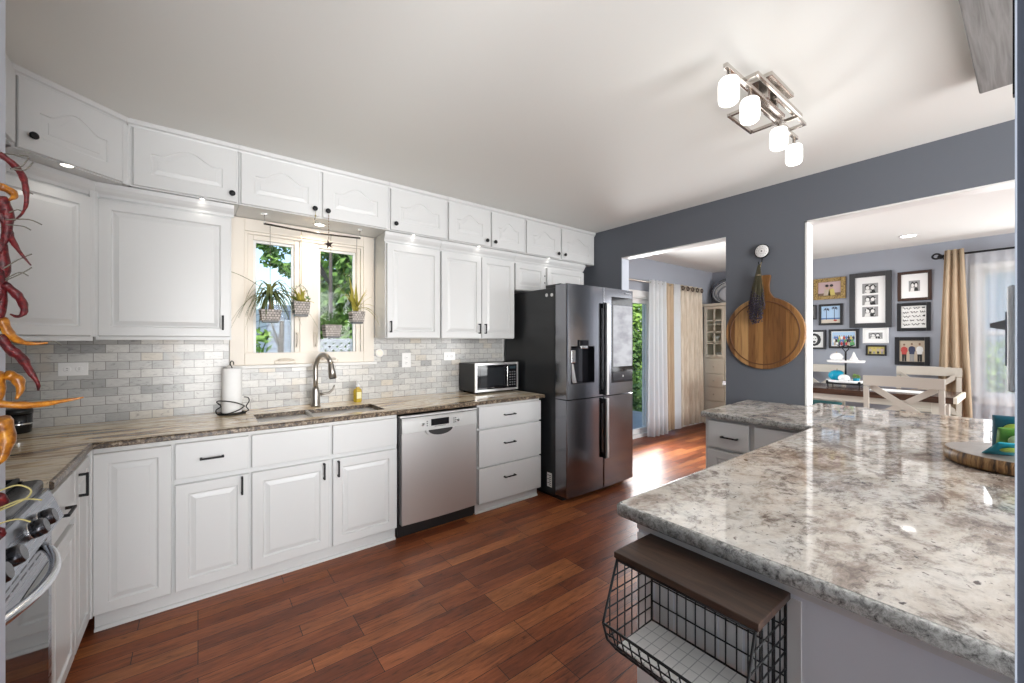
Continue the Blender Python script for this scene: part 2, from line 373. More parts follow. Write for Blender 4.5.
# grey wall between kitchen and dining room, with the passage and the pass-through
mb = MB()
mb.box(XG, XG+.12, 2.67, YW, 0, ZC).box(XG, XG+.12, 1.035, 1.60, 0, ZC).box(XG, XG+.12, -3.2, -.25, 0, ZC)
mb.box(XG, XG+.12, 1.60, 2.67, 2.27, ZC).box(XG, XG+.12, -.25, 1.035, 2.27, ZC).box(XG+.01, XG+.11, -.25, 1.035, 0, .87)
struct('wall_grey', mb, M_SLATE)
# white lining of the two openings (reveal)
mb = MB().box(XG-.003, XG+.123, 1.023, 1.035, .915, 2.27).box(XG-.003, XG+.123, -.25, 1.035, 2.258, 2.27)
struct('trim_1', mb, M_TRIM)
mb = MB().box(XG+.001, XG+.119, 1.60, 2.67, 2.26, 2.27)
struct('trim_2', mb, M_TRIM)
mb = MB().box(XG+.001, XG+.119, 2.662, 2.67, 0, 2.26)
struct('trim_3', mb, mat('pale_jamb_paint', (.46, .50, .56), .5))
# wall ends beside the camera
struct('wall_near_left', MB().box(-1.03, -.2172, .55, .9, 0, ZC), mat('pale_blue_trim_paint', (.50, .53, .60), .5))
struct('wall_near_right', MB().box(.66, .80, -3.2, .0112, 0, ZC), mat('shaded_slate_paint', (.040, .047, .064), .7))  # slate wall darkened, its shade is put into the colour
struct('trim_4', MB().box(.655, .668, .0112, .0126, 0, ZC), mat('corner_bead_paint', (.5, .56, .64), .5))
struct('trim_5', MB().box(.70, .712, .0127, .0150, 1.655, ZC-.002), M_BLACK)
# baseboards
struct('baseboard_far', MB().box(7.185, 7.2, -3.2, YW2, 0, .10), M_TRIM)
struct('baseboard_grey', MB().box(XG-.014, XG, 1.42, 1.60, 0, .10), M_TRIM)
struct('baseboard_dining', MB().box(6.36, 7.185, YW2-.014, YW2, 0, .10).box(XG+.12, 4.30, YW2-.014, YW2, 0, .10), M_TRIM)

# tiled backsplash
mb = MB().box(-1.03, .165, YW-.010, YW, .915, 1.43).box(.165, 1.14, YW-.010, YW, .915, 1.195).box(1.14, 2.46, YW-.010, YW, .915, 1.43)
struct('backsplash', mb, M_TILE, label='marble subway tile backsplash')
bpy.data.objects['backsplash'].name = 'wall_back_tiles'

# ------------------------------------------------------------------ kitchen window
w1 = bpy.data.objects.new('window_1', None); COL.objects.link(w1); w1['kind'] = 'structure'; w1.location = (.65, YW, 1.2)
def ring(mb, x0, x1, z0, z1, w, y0, y1, bev=0):
    mb.box(x0, x0+w, y0, y1, z0, z1, bev).box(x1-w, x1, y0, y1, z0, z1, bev).box(x0+w, x1-w, y0, y1, z0, z0+w, bev).box(x0+w, x1-w, y0, y1, z1-w, z1, bev)
mb = MB(); ring(mb, .168, 1.142, 1.222, 2.235, .085, YW-.022, YW+.001, .003); ring(mb, .253, 1.057, 1.222, 2.15, .018, YW-.012, YW+.001, .002)
mb.build('casing', M_WINFR, w1, True)
mb = MB(); Z0, Z1 = 1.240, 2.135
for x0, x1 in ((.271, .598), (.690, 1.04)):
    ring(mb, x0, x1, Z0, Z1, .035, YW+.005, YW+.05, .003)
mb.box(.598, .690, YW-.002, YW+.06, Z0, Z1, .003); mb.box(.253, 1.057, YW+.05, YW+.10, 1.235, 1.245).box(.253, 1.057, YW+.05, YW+.10, 2.13, 2.17)
mb.build('frame', M_WINFR, w1, True)
for x0, x1 in ((.306, .563), (.725, 1.005)):
    mb = MB(); ring(mb, x0, x1, Z0+.035, Z1-.035, .018, YW+.02, YW+.045, .002); sash = mb.build('sash', M_TRIM, w1, True)
    MB().box(x0+.016, x1-.016, YW+.03, YW+.034, Z0+.05, Z1-.05).build('pane', M_GLASS, w1, True)
for cxx in (.575, .705):
    mb = MB().box(cxx-.012, cxx+.012, YW-.010, YW-.002, 1.34, 1.46, .003)
    mb.tube([(cxx, YW-.01, 1.35), (cxx+.004, YW-.030, 1.38), (cxx+.006, YW-.032, 1.43), (cxx, YW-.014, 1.45)], .006)
    mb.build('latch', M_WINFR, w1, True)
for cxx in (.50, .79):
    MB().box(cxx-.07, cxx+.07, YW-.036, YW-.012, 1.223, 1.25, .008).tube([(cxx-.05, YW-.04, 1.252), (cxx, YW-.045, 1.262), (cxx+.05, YW-.04, 1.252)], .006).build('crank', M_WINFR, w1, True)
mb = MB().box(.150, 1.152, YW-.062, YW, 1.200, 1.222, .004); mb.build('sill', M_TRIM, w1, True)

# ------------------------------------------------------------------ outside
struct('ground', MB().box(-25, 40, 3.6, 60, -.42, -.3).box(7.5, 40, -30, 3.6, -.42, -.3), M_GRASS)
def siding_house(x0, x1, y0, y1, z1, label, roof=True):
    t_ = thing('neighbour_house', label, 'house', ((x0+x1)/2, y0, -.3))
    MB().box(x0, x1, y0, y1, -.3, z1).build('wall', M_SIDING, t_, True)
    if roof:
        MB().prism([(y0-.3, z1), (y1+.3, z1), ((y0+y1)/2, z1+1.2)], 'x', x0-.3, x1+.3).build('roof', mat('grey_shingles', (.22, .22, .23), .9), t_, True)
    return t_
siding_house(.92, 1.60, 8.0, 11, 2.02, 'pale blue sided shed seen through the kitchen window', False)
siding_house(14.0, 20, -6, 4, 2.9, 'pale sided house seen through the dining window sheers', False)
def foliage(mb, c, rad, n, size, sc=(1, 1, 1), rnd=None):
    rnd = rnd or random
    for _ in range(n):
        while True:
            p = Vector((rnd.uniform(-1, 1), rnd.uniform(-1, 1), rnd.uniform(-1, 1)))
            if .25 < p.length < 1: break
        p = Vector((p.x*sc[0], p.y*sc[1], p.z*sc[2]))*rad + Vector(c)
        a = Vector((rnd.uniform(-1, 1), rnd.uniform(-1, 1), rnd.uniform(-1, 1))).normalized(); b = a.orthogonal().normalized()
        s_ = size*rnd.uniform(.6, 1.3)
        mb.poly([p-a*s_, p+b*s_*.5, p+a*s_, p-b*s_*.5])
def tree(label, x, y, trunk_h, crown, n, size, m, tr=.12, lean=0):
    t_ = thing('garden_tree', label, 'tree', (x, y, -.3))
    mb = MB(); mb.tube([(x, y, -.3), (x+lean*.5, y, trunk_h*.5), (x+lean, y, trunk_h)], [tr, tr*.8, tr*.5])
    for c, r in crown: mb.tube([(x+lean*.8, y, trunk_h*.8), ((x+lean+c[0])/2, (y+c[1])/2, (trunk_h+c[2])/2+.1), c], [tr*.4, tr*.25, tr*.1], 6)
    mb.build('trunk', M_BARK, t_, True)
    mb = MB()
    for c, r in crown: foliage(mb, c, r, n, size)
    mb.build('foliage', m, t_, True)
    return t_
tree('broad green tree filling the right pane of the kitchen window', 2.9, 10.5, 2.2, [((2.9, 10.5, 3.9), 1.5), ((2.75, 10.0, 2.7), 1.1), ((3.6, 10.8, 2.6), 1.2), ((2.9, 10.6, 4.6), 1.1), ((2.75, 9.8, 1.4), .95), ((3.4, 10.2, 1.3), .9)], 1500, .11, M_LEAF)
tree('dark leafy tree with branches against the sky in the left pane', 1.75, 7.2, 2.9, [((1.05, 7.1, 2.95), .24), ((.88, 7.1, 2.65), .16), ((1.12, 7.1, 2.5), .13), ((.80, 7.1, 2.9), .14)], 110, .06, M_LEAF, .05)
tree('young sapling with pale leaves low behind the left window pane', .70, 5.2, 1.62, [((.53, 5.2, 1.40), .13), ((.52, 5.2, 1.18), .10), ((.70, 5.2, 1.12), .10)], 60, .045, M_LEAFB, .045, lean=.05)
tree('bright green tree beyond the patio door', 8.6, 6.2, 1.8, [((8.5, 6.0, 2.9), .9), ((7.9, 6.1, 1.9), .7), ((9.1, 6.3, 2.2), .9), ((8.4, 6.4, 1.0), .7)], 1300, .09, M_LEAFB)
tree('dark green shrub with curved stems beside the patio door', 7.2, 5.6, .9, [((7.1, 5.6, .5), .60), ((7.45, 5.6, 1.2), .50), ((7.7, 5.7, .2), .55)], 1100, .07, M_LEAF, .05)
tree('light green bush low outside the dining window', 9.2, .2, .5, [((9.2, .35, .95), .45), ((9.3, -.2, .8), .4)], 500, .05, M_LEAFB, .05)
# lattice fence
t_ = thing('lattice_fence', 'white lattice fence panel outside the right kitchen window pane', 'fence', (2.1, 6.6, -.3))
mb = MB()
X0, X1, ZA, ZB = 1.42, 2.6, -.3, 1.42
mb.box(X0, X1, 6.58, 6.62, ZB-.05, ZB).box(X0, X0+.05, 6.58, 6.62, ZA, ZB).box(X1-.05, X1, 6.58, 6.62, ZA, ZB)
for k in range(-14, 12):
    for sg in (1, -1):
        p = []
        xs = X0 + k*.115; zs = ZA
        L = ZB-ZA
        x_a, z_a, x_b, z_b = (xs, ZA, xs+L, ZB) if sg > 0 else (xs+L, ZA, xs, ZB)
        # clip to the panel
        def clip(xa, za, xb, zb):
            for lim, up in ((X0, False), (X1, True)):
                fa = (xa > lim) if up else (xa < lim); fb = (xb > lim) if up else (xb < lim)
                if fa and fb: return None
                if fa: tt = (lim-xa)/(xb-xa); xa, za = lim, za+tt*(zb-za)
                if fb: tt = (lim-xa)/(xb-xa); xb, zb = lim, za+tt*(zb-za)
            return xa, za, xb, zb
        r = clip(x_a, z_a, x_b, z_b)
        if r and abs(r[2]-r[0]) > .03:
            q = .017
            y_ = 6.595 if sg > 0 else 6.605
            mb.loft([[(r[0]-q, y_-.005, r[1]+q*sg), (r[0]+q, y_-.005, r[1]-q*sg), (r[0]+q, y_+.005, r[1]-q*sg), (r[0]-q, y_+.005, r[1]+q*sg)],
                     [(r[2]-q, y_-.005, r[3]+q*sg), (r[2]+q, y_-.005, r[3]-q*sg), (r[2]+q, y_+.005, r[3]-q*sg), (r[2]-q, y_+.005, r[3]+q*sg)]], smooth=False)
mb.build('lattice', mat('lattice_white', (.50, .52, .55), .6), t_, True)
tag(MB().box(4.0, 7.0, 3.63, 5.0, -.12, -.02).build('patio_deck', wood('deck_boards', [(.3, (.25, .26, .28)), (.5, (.34, .35, .37)), (.7, (.42, .43, .45))])), 'grey deck outside the patio door', 'deck')

# ------------------------------------------------------------------ patio door and dining window
d1 = bpy.data.objects.new('door_1', None); COL.objects.link(d1); d1['kind'] = 'structure'; d1.location = (5.3, YW2, 0)
mb = MB(); ring(mb, 4.35, 6.35, 0, 2.06, .05, YW2-.012, YW2+.12, .003); mb.box(4.30, 6.40, YW2-.02, YW2, 2.03, 2.12, .003); mb.build('frame', M_TRIM, d1, True)
for x0, x1, yy in ((4.40, 5.33, YW2+.03), (5.27, 6.30, YW2+.08)):
    mb = MB(); ring(mb, x0, x1, .05, 2.01, .07, yy, yy+.035, .003); mb.build('door_panel', M_TRIM, d1, True)
    MB().box(x0+.068, x1-.068, yy+.015, yy+.02, .118, 1.942).build('pane', M_GLASS, d1, True)
w2 = bpy.data.objects.new('window_2', None); COL.objects.link(w2); w2['kind'] = 'structure'; w2.location = (7.2, -.27, .75)
mb = MB(); 
for a0, a1, b0, b1 in ((-1.02, -.95, .68, 2.29), (.40, .47, .68, 2.29), (-.95, .40, 2.22, 2.29), (-1.05, .50, .66, .75)):
    mb.box(7.178, 7.2, a0, a1, b0, b1, .003)
mb.box(7.23, 7.27, -.95, -.90, .75, 2.22).box(7.23, 7.27, .35, .40, .75, 2.22).box(7.23, 7.27, -.90, .35, .75, .80).box(7.23, 7.27, -.90, .35, 2.17, 2.22).box(7.23, 7.27, -.90, .35, 1.46, 1.51)
mb.build('frame', M_TRIM, w2, True)
MB().box(7.245, 7.25, -.9, .35, .8, 2.17).build('pane', M_GLASS, w2, True)

# ------------------------------------------------------------------ cabinet doors
def outline(w, h, fw, d, arch, n=20):
    """closed loop (x,z) of the panel at inset d, and its partner on the door's outer edge; same number of points"""
    x0, x1, z0, z1 = fw+d, w-fw-d, fw+d, h-fw-d
    P, Q = [], []
    P += [(x0, z0), (x1, z0)]; Q += [(0, 0), (w, 0)]
    rise = arch
    for i in range(n+1):
        s_ = i/n; x = x1+(x0-x1)*s_
        hump = 0
        if rise:
            u_ = (s_-.14)/.72; hump = 1-(.5-.5*math.cos(2*PI*min(max(u_, 0), 1)))**.75
        P.append((x, z1-rise*hump)); Q.append((w*(1-s_), h))
    return P, Q
def door_mesh(w, h, t=.026, fw=.06, arch=0, style='raised', bev=.003):
    """front at y=-t, back at y=0, x 0..w, z 0..h"""
    mb = MB()
    if style == 'slab':
        mb.box(0, w, -t, 0, 0, h, bev); return mb
    prof = {'raised': [(0, 0), (.003, .006), (.007, .0085), (.011, .0085), (.032, .0020), (.0325, .0002)],
            'flat': [(0, 0), (.005, .005), (.012, .0065), (.016, .0065), (.021, .003)],
            'arch': [(0, 0), (.002, .0035), (.005, .0050), (.009, .0050), (.030, .0022), (.031, .0002)]}[style]
    P, Q = outline(w, h, fw, 0, arch)
    def inner(q): return (min(max(q[0], bev), w-bev), -t, min(max(q[1], bev), h-bev))
    loops = [[(q[0], 0, q[1]) for q in Q], [(q[0], -t+bev, q[1]) for q in Q], [inner(q) for q in Q]]
    for d, dep in prof:
        P, _ = outline(w, h, fw, d, arch); loops.append([(p[0], -t+dep, p[1]) for p in P])
    mb.loft(loops, smooth=False); return mb
def bar_pull(parent, x, z, L, vertical, y, m=None):
    """black bar pull on a door front at y, centred on (x,z), door-local"""
    mb = MB(); r = .0048
    if vertical:
        mb.box(x-r, x+r, y-.030, y-.021, z-L/2, z+L/2, .0015)
        for s_ in (-1, 1): mb.box(x-r, x+r, y-.023, y, z+s_*(L/2-.006)-r, z+s_*(L/2-.006)+r)
    else:
        mb.box(x-L/2, x+L/2, y-.030, y-.021, z-r, z+r, .0015)
        for s_ in (-1, 1): mb.box(x+s_*(L/2-.006)-r, x+s_*(L/2-.006)+r, y-.023, y, z-r, z+r)
    return mb.build('handle', m or M_BLACK, parent)
def knob(parent, x, z, y, m=None):
    return MB().lathe([(.006, 0), (.006, -.012), (.010, -.015), (.0165, -.019), (.0165, -.024), (.012, -.028), (.003, -.029)], (x, y, z), 'y', 16).build('knob', m or M_BLACK, parent)
def add_door(parent, x, z, w, h, yf, name='door', style='raised', fw=.058, arch=0, handle=None, t=.026, m=None):
    """a door whose front lies at local y=yf; handle=('v'|'h'|'k', dx, dz, length)"""
    o = door_mesh(w, h, t, fw, arch, style).build(name, m or M_WHITE, parent); o.location = (x, yf+t, z)
    if handle:
        k, hx, hz, L = handle
        if k == 'k': knob(o, hx, hz, -t)
        else: bar_pull(o, hx, hz, L, k == 'v', -t)
    return o

# --- base cabinets on the window wall; cabinet-local frame: origin at front-left floor corner of the face, y into the wall
YD = 2.6978      # door fronts
def base_body(t_, w, extra_l=0, extra_r=0, kick=True):
    mb = MB().box(-extra_l, w+extra_r, .027, YW-YD-.003, .092, .8845)
    mb.box(-extra_l, w+extra_r, .07, YW-YD-.003, 0, .092)
    mb.build('body', M_WHITE, t_)
    mb = MB().box(-extra_l, w+extra_r, .058, .070, 0, .086).prism([(.058, 0), (.044, 0), (.044, .008), (.048, .014), (.058, .018)], 'x', -extra_l, w+extra_r)
    mb.build('toe_kick', M_WHITE, t_)
GB = 'white base cabinets along the window wall'
c0 = thing('base_cabinet', 'white corner base cabinet with one tall plain door, no handle, beside the angled range run', 'cabinet', (-.391, YD, 0), 0, GB)
base_body(c0, .286, -.0, .007)
add_door(c0, .002, .098, .282, .757, 0, fw=.050)
c1 = thing('base_cabinet', 'narrow white base cabinet with one drawer over one door, left of the sink cabinet', 'cabinet', (-.093, YD, 0), 0, GB)
base_body(c1, .319, .005, .006)
add_door(c1, 0, .675, .319, .182, 0, 'drawer', 'slab', handle=('h', .1525, .093, .105))
add_door(c1, 0, .098, .319, .547, 0, fw=.052, handle=('v', .286, .492, .098))
c2 = thing('base_cabinet', 'wide white sink cabinet with two blank panels over two doors', 'cabinet', (.240, YD, 0), 0, GB)
base_body(c2, .848, .008, .006)
for x, hx in ((0, .376), (.430, .030)):
    add_door(c2, x, .675, .412+(.004 if x else 0), .182, 0, 'false_drawer_front', 'slab')
    add_door(c2, x, .098, .412+(.004 if x else 0), .547, 0, fw=.055, handle=('v', hx, .487, .10))
c3 = thing('base_cabinet', 'white cabinet of three stacked drawers between dishwasher and refrigerator', 'cabinet', (1.760, YD, 0), 0, GB)
base_body(c3, .657, .004, 0)
for z0, z1, hz in ((.692, .862, .78), (.385, .677, .548), (.088, .370, .266)):
    add_door(c3, 0, z0, .657, z1-z0, 0, 'drawer', 'slab', handle=('h', .30, hz-z0, .115))

# --- dishwasher
dw = thing('dishwasher', 'stainless steel dishwasher with pale control strip and pocket handle', 'dishwasher', (1.104, YD, 0))
MB().box(.0, .634, .03, .60, .02, .862).build('tub', M_BLKPL, dw)
# door with gently bowed front
lo = []
for i in range(13):
    x = .012+.610*i/12; y = -.012-.010*math.sin(PI*i/12); lo.append((x, y))
mb = MB().loft([[(x, y, z) for x, y in lo]+[(.622, .03, z), (.012, .03, z)] for z in (.105, .108, .740)], smooth=False); mb.build('door', M_STEEL, dw)
mb = MB().loft([[(x, y-.006*(1 if z < .83 else .3), z) for x, y in lo]+[(.622, .03, z), (.012, .03, z)] for z in (.742, .745, .83, .848)], smooth=False)
cp = mb.build('control_panel', mat('pale_steel_panel', (.66, .66, .64), .3, .6), dw)
def yb(x): return -.018-.010*math.sin(PI*(x-.012)/.61)
mb = MB().box(.228, .372, yb(.3)-.001, yb(.3)+.004, .778, .826); mb.build('display', M_BLKGL, cp)
M_PRINT = mat('dark_print', (.05, .05, .05), .5)
for bx_ in (.165, .452): MB().lathe([(.011, 0), (.011, -.002), (.009, -.003)], (bx_, yb(bx_)+.001, .795), 'y', 16).build('dial', M_CHROME, cp)
for bx_ in (.197, .415, .43):
    for k in range(3): MB().box(bx_-.004, bx_+.004, yb(bx_)-.002, yb(bx_)+.002, .779+k*.015, .785+k*.015).build('button', M_PRINT, cp)
MB().box(.255, .345, yb(.3)-.002, yb(.3), .770, .7725).build('printed_line', M_PRINT, cp)
# curved pocket handle
lens = arc(0, 0, 1, PI, 2*PI, 14)
pts = [(.30+.118*a, .750+.056*b) for a, b in lens]
MB().prism(pts, 'y', -.036, -.020).build('handle_lip', M_STEEL, dw)
pts = [(.30+.098*a, .7505+.042*b) for a, b in lens]
MB().prism(pts, 'y', -.0375, -.034).build('handle_pocket', mat('dark_pocket', (.06, .06, .06), .35, .6), dw)
MB().box(.0, .634, .055, .07, .0, .085).build('toe_kick', M_BLKPL, dw)
MB().box(.004, .63, -.004, .03, .852, .864).build('top_strip', M_STEEL, dw)

# --- worktop along window wall and left wall, with sink cut-out
mb = MB().use(M_GOLD)
ZT, ZB_ = .915, .886
YE, XE = 2.668, -.3837
SX0, SX1, SY0, SY1 = .278, 1.035, 2.765, 3.09
def slab_top(mb, rects, z0, z1):
    for a in rects: mb.box(a[0], a[1], a[2], a[3], z0, z1)
slab_top(mb, [(-1.03, SX0, YE+.012, YW-.010), (SX1, 2.438, YE+.012, YW-.010), (SX0, SX1, YE+.012, SY0), (SX0, SX1, SY1, YW-.010), (-1.03, XE-.012, 2.03, YE+.012)], ZB_, ZT)
mb.use(M_GOLDE)
prof = [(.012, ZT), (.004, ZT-.002), (0, ZT-.007), (0, ZB_+.004), (.003, ZB_), (.012, ZB_)]
mb.loft([[(x, YE+p[0], p[1]) for p in prof] for x in (XE-.012, 2.438)], smooth=False)
mb.loft([[(XE-p[0], y, p[1]) for p in prof] for y in (2.03, YE+.012)], smooth=False)
mb.box(SX0-.001, SX1+.001, SY0-.001, SY0+.004, ZB_, ZT-.001).box(SX0-.001, SX1+.001, SY1-.004, SY1+.001, ZB_, ZT-.001).box(SX0-.001, SX0+.004, SY0, SY1, ZB_, ZT-.001).box(SX1-.004, SX1+.001, SY0, SY1, ZB_, ZT-.001)
wt = mb.build('worktop', None); tag(wt, 'L-shaped golden brown streaked granite worktop along the window wall', 'countertop')
# sink: two steel bowls
sk = thing('sink', 'undermounted double bowl stainless steel sink below the kitchen window', 'sink', ((SX0+SX1)/2, 2.95, ZB_))
for a, b in ((SX0-.004, .585), (.605, SX1+.004)):
    mb = MB(); y0, y1 = SY0-.004, SY1+.004; zf = .70
    o_ = [(a, y0), (b, y0), (b, y1), (a, y1)]; i_ = [(a+.02, y0+.02), (b-.02, y0+.02), (b-.02, y1-.02), (a+.02, y1-.02)]
    mb.loft([[(x, y, ZB_-.001) for x, y in o_], [(x, y, ZB_-.02) for x, y in i_], [(x, y, zf+.02) for x, y in i_], [(x*.96+.04*(a+b)/2, y*.96+.04*(y0+y1)/2, zf) for x, y in i_]], smooth=False)
    mb.bm.faces.ensure_lookup_table()
    bmesh.ops.delete(mb.bm, geom=[f for f in mb.bm.faces if all(abs(v.co.z-(ZB_-.001)) < 1e-5 for v in f.verts)], context='FACES')
    mb.lathe([(.03, zf+.001), (.04, zf+.003), (.03, zf+.004), (.01, zf+.002)], ((a+b)/2, 2.93, 0), 'z', 16)
    mb.build('bowl', mat('sink_steel', (.34, .33, .32), .32, .9), sk, True)
MB().box(.585, .605, SY0, SY1, .80, .908, .004).build('divider', M_STEEL, sk, True)
# faucet
fx, fy = .676, 3.205
fc = thing('faucet', 'brushed nickel gooseneck pull-down faucet behind the sink', 'faucet', (fx, fy, ZT))
dx, dy = .42, -.907
MB().lathe([(.034, 0), (.034, .012), (.030, .02), (.028, .10), (.022, .125), (.019, .14)], (0, 0, 0), 'z', 20).build('base', M_NICKEL, fc)
R_ = .085; pts = [(0, 0, .13), (0, 0, .20), (0, 0, .27)]
for i in range(1, 12):
    a = PI*i/12*.93; q = R_*(1-math.cos(a)); pts.append((q*dx, q*dy, .27+R_*1.25*math.sin(a)))
MB().tube(pts, .0165, 14).build('spout', M_NICKEL, fc)
e = Vector(pts[-1]); e2 = e+Vector((dx*.022, dy*.022, -.105))
MB().tube([e, e+(e2-e)*.12, e+(e2-e)*.5, e2], [.017, .019, .023, .027], 16).build('spray_head', M_NICKEL, fc)
MB().tube([e2, e2+(e2-e)*.05], [.021, .020], 16).build('nozzle', M_BLKPL, fc)
MB().tube([(.012, 0, .085), (.05, -.01, .088), (.09, -.02, .095), (.115, -.028, .120), (.122, -.03, .150)], [.011, .010, .009, .008, .006], 10).build('handle', M_NICKEL, fc)
# soap bottle
sb = thing('soap_bottle', 'clear pump bottle of yellow soap beside the faucet', 'bottle', (.985, 3.235, ZT))
MB().lathe([(.012, 0), (.030, .001), (.032, .012), (.032, .085), (.028, .10), (.014, .108), (.012, .12)], (0, 0, 0), 'z', 6, smooth=False).build('bottle', mat('yellow_soap', (.62, .44, .03), .15, trans=.25), sb)
MB().box(-.017, .017, -.0335, -.0285, .03, .08).build('paper_label', mat('cream_label', (.78, .72, .42), .6), sb)
MB().lathe([(.014, .119), (.014, .132), (.005, .135), (.004, .155), (.009, .157), (.009, .163), (.002, .165)], (0, 0, 0), 'z', 14).tube([(0, 0, .160), (0, -.03, .160), (0, -.036, .155)], .004, 8).build('pump', mat('clear_plastic_white', (.8, .8, .8), .3), sb)
# paper towel
px, py = .175, 3.205
pt = thing('paper_towel_holder', 'black wire paper towel holder left of the sink', 'holder', (px, py, ZT))
mb = MB(); mb.tube([(.075*math.cos(a*PI/12), .075*math.sin(a*PI/12), .005) for a in range(24)], .004, 6, closed=True)
mb.tube([(0, 0, .004), (0, 0, .305), (-.010, 0, .322), (-.008, 0, .338), (.0, 0, .345), (.008, 0, .338), (.010, 0, .320)], .0035, 6).tube([(-.075, 0, .005), (.075, 0, .005)], .0035, 6)
mb.build('base', M_BLACK, pt)
mb = MB()
fish = [(.066, -.052, .052), (.03, -.074, .030), (-.03, -.074, .012), (-.075, -.05, .010), (-.085, -.03, .035), (-.06, -.05, .060), (-.082, -.035, .088), (-.062, -.055, .095), (0, -.074, .085), (.04, -.070, .068)]
mb.tube(smooth(fish+fish[:1])[:-1], .0035, 6, closed=True)
mb.tube(smooth([(.064, -.03, .108), (.088, -.02, .100), (.092, -.02, .075), (.075, -.03, .045), (.09, -.02, .018), (.060, -.04, .010)]), .0035, 6)
mb.build('wire_fish', M_BLACK, pt)
rl = thing('paper_towel_roll', 'tall white paper towel roll on the black wire holder', 'paper towel', (px, py, ZT+.012))
MB().lathe([(.018, 0), (.054, 0), (.055, .003), (.055, .282), (.054, .285), (.018, .285)], (0, 0, 0), 'z', 32).build('paper', M_PAPER, rl)
MB().lathe([(.018, .001), (.018, .281), (.016, .281), (.016, .001)], (0, 0, 0), 'z', 20).build('core', mat('cardboard', (.42, .32, .22), .9), rl)
# black jar far left
jr = thing('canister', 'black canister with pale band at the far left of the worktop', 'canister', (-.735, 3.20, ZT))
MB().lathe([(.045, 0), (.052, .004), (.054, .05), (.054, .10)], (0, 0, 0), 'z', 24).build('body', M_BLKGL, jr)
MB().lathe([(.0555, .046), (.0555, .053)], (0, 0, 0), 'z', 24, caps=False).build('band', M_CHROME, jr)
MB().lathe([(.056, .100), (.056, .118), (.050, .124), (.010, .127)], (0, 0, 0), 'z', 24).build('lid', M_BLKPL, jr)

# --- wall plates
def wall_plate(label, x, z, w, h, horizontal, kind='outlet'):
    t_ = thing('outlet', label, 'outlet', (x, YW-.010, z))
    MB().box(-w/2, w/2, -.006, 0, -h/2, h/2, .002).build('plate', M_GLOSSW, t_)
    for s_ in (-1, 1):
        mb = MB(); c = (s_*w*.2, 0) if horizontal else (0, s_*h*.17)
        mb.lathe([(.016, -.006), (.016, -.0075), (.014, -.008)], (c[0], 0, c[1]), 'y', 18); s1 = mb.build('socket', M_GLOSSW, t_)
        mb = MB()
        for q in (-.005, .005):
            if horizontal: mb.box(c[0]-.004, c[0]+.004, -.0088, -.0075, c[1]+q-.001, c[1]+q+.001)
            else: mb.box(c[0]+q-.001, c[0]+q+.001, -.0088, -.0075, c[1]-.004, c[1]+.004)
        mb.build('slot', M_BLKPL, s1)
wall_plate('white outlet plate on the tiles left of the window', -.557, 1.23, .118, .075, True)
wall_plate('upright white outlet plate right of the window', 1.425, 1.225, .080, .125, False)
wall_plate('white outlet plate on the tiles above the microwave', 1.847, 1.25, .118, .075, True)
t_ = thing('night_light', 'round white disc plugged on the tiles at the window corner', 'light', (1.188, YW-.010, 1.29))
MB().lathe([(.036, 0), (.036, -.012), (.030, -.020), (.010, -.022)], (0, 0, 0), 'y', 24).build('disc', M_GLOSSW, t_)
MB().lathe([(.024, -.0195), (.024, -.023), (.020, -.024)], (0, 0, 0), 'y', 24).build('face', mat('warm_white_plastic', (.85, .78, .68), .4), t_)

# --- upper cabinets (lower tier)
YU = 3.070
ZUB, ZUT = 1.412, 2.150
GU = 'white upper cabinets at eye level'
def crown(mb, x0, x1, y):
    pr = [(y+.01, 2.165), (y-.004, 2.165), (y-.010, 2.180), (y-.022, 2.195), (y-.032, 2.212), (y-.034, 2.236), (y+.01, 2.236)]
    mb.loft([[(x, a, b) for a, b in pr] for x in (x0, x1)], smooth=False)
def upper(name_label, x0, x1, doors, zb=ZUB, crown_ext=(0, 0), back=YW-.010):
    t_ = thing('upper_cabinet', name_label, 'cabinet', (x0, YU, zb), 0, GU)
    MB().box(0, x1-x0, .027, back-YU, 0, 2.236-zb, .0).build('body', M_WHITE, t_)
    mb = MB(); crown(mb, x0-crown_ext[0], x1+crown_ext[1], YU+.02); mb.build('crown_moulding', M_WHITE, t_, True)
    for d0, d1, h in doors: add_door(t_, d0-x0, .004, d1-d0, ZUT-zb-.004, 0, fw=.050, handle=h)
    return t_
PV = .09
upper('wide white upper cabinet with one door left of the window', -.434, .166, [(-.424, .160, ('v', .545, .085, PV))], crown_ext=(0, .012))
upper('white single door upper cabinet just right of the window', 1.150, 1.619, [(1.158, 1.612, ('v', .025, .085, PV))], crown_ext=(.012, 0))
upper('white double door upper cabinet above the microwave', 1.621, 2.415, [(1.627, 2.030, ('v', .375, .085, PV)), (2.036, 2.408, ('v', .031, .085, PV))])
ov = upper('short white cabinet above the refrigerator with two doors', 2.417, 3.40, [], zb=1.885)
for d0, d1, hx in ((2.425, 2.80, .355), (2.84, 3.39, .0)):
    o = add_door(ov, d0-2.417, .004, d1-d0, .255, 0, fw=.045)
    for kz in (.10, .17):
        if hx == 0: MB().lathe([(.007, 0), (.007, -.006), (.003, -.008)], (-.018, -.002, kz), 'y', 12).build('hinge', M_BLACK, o)
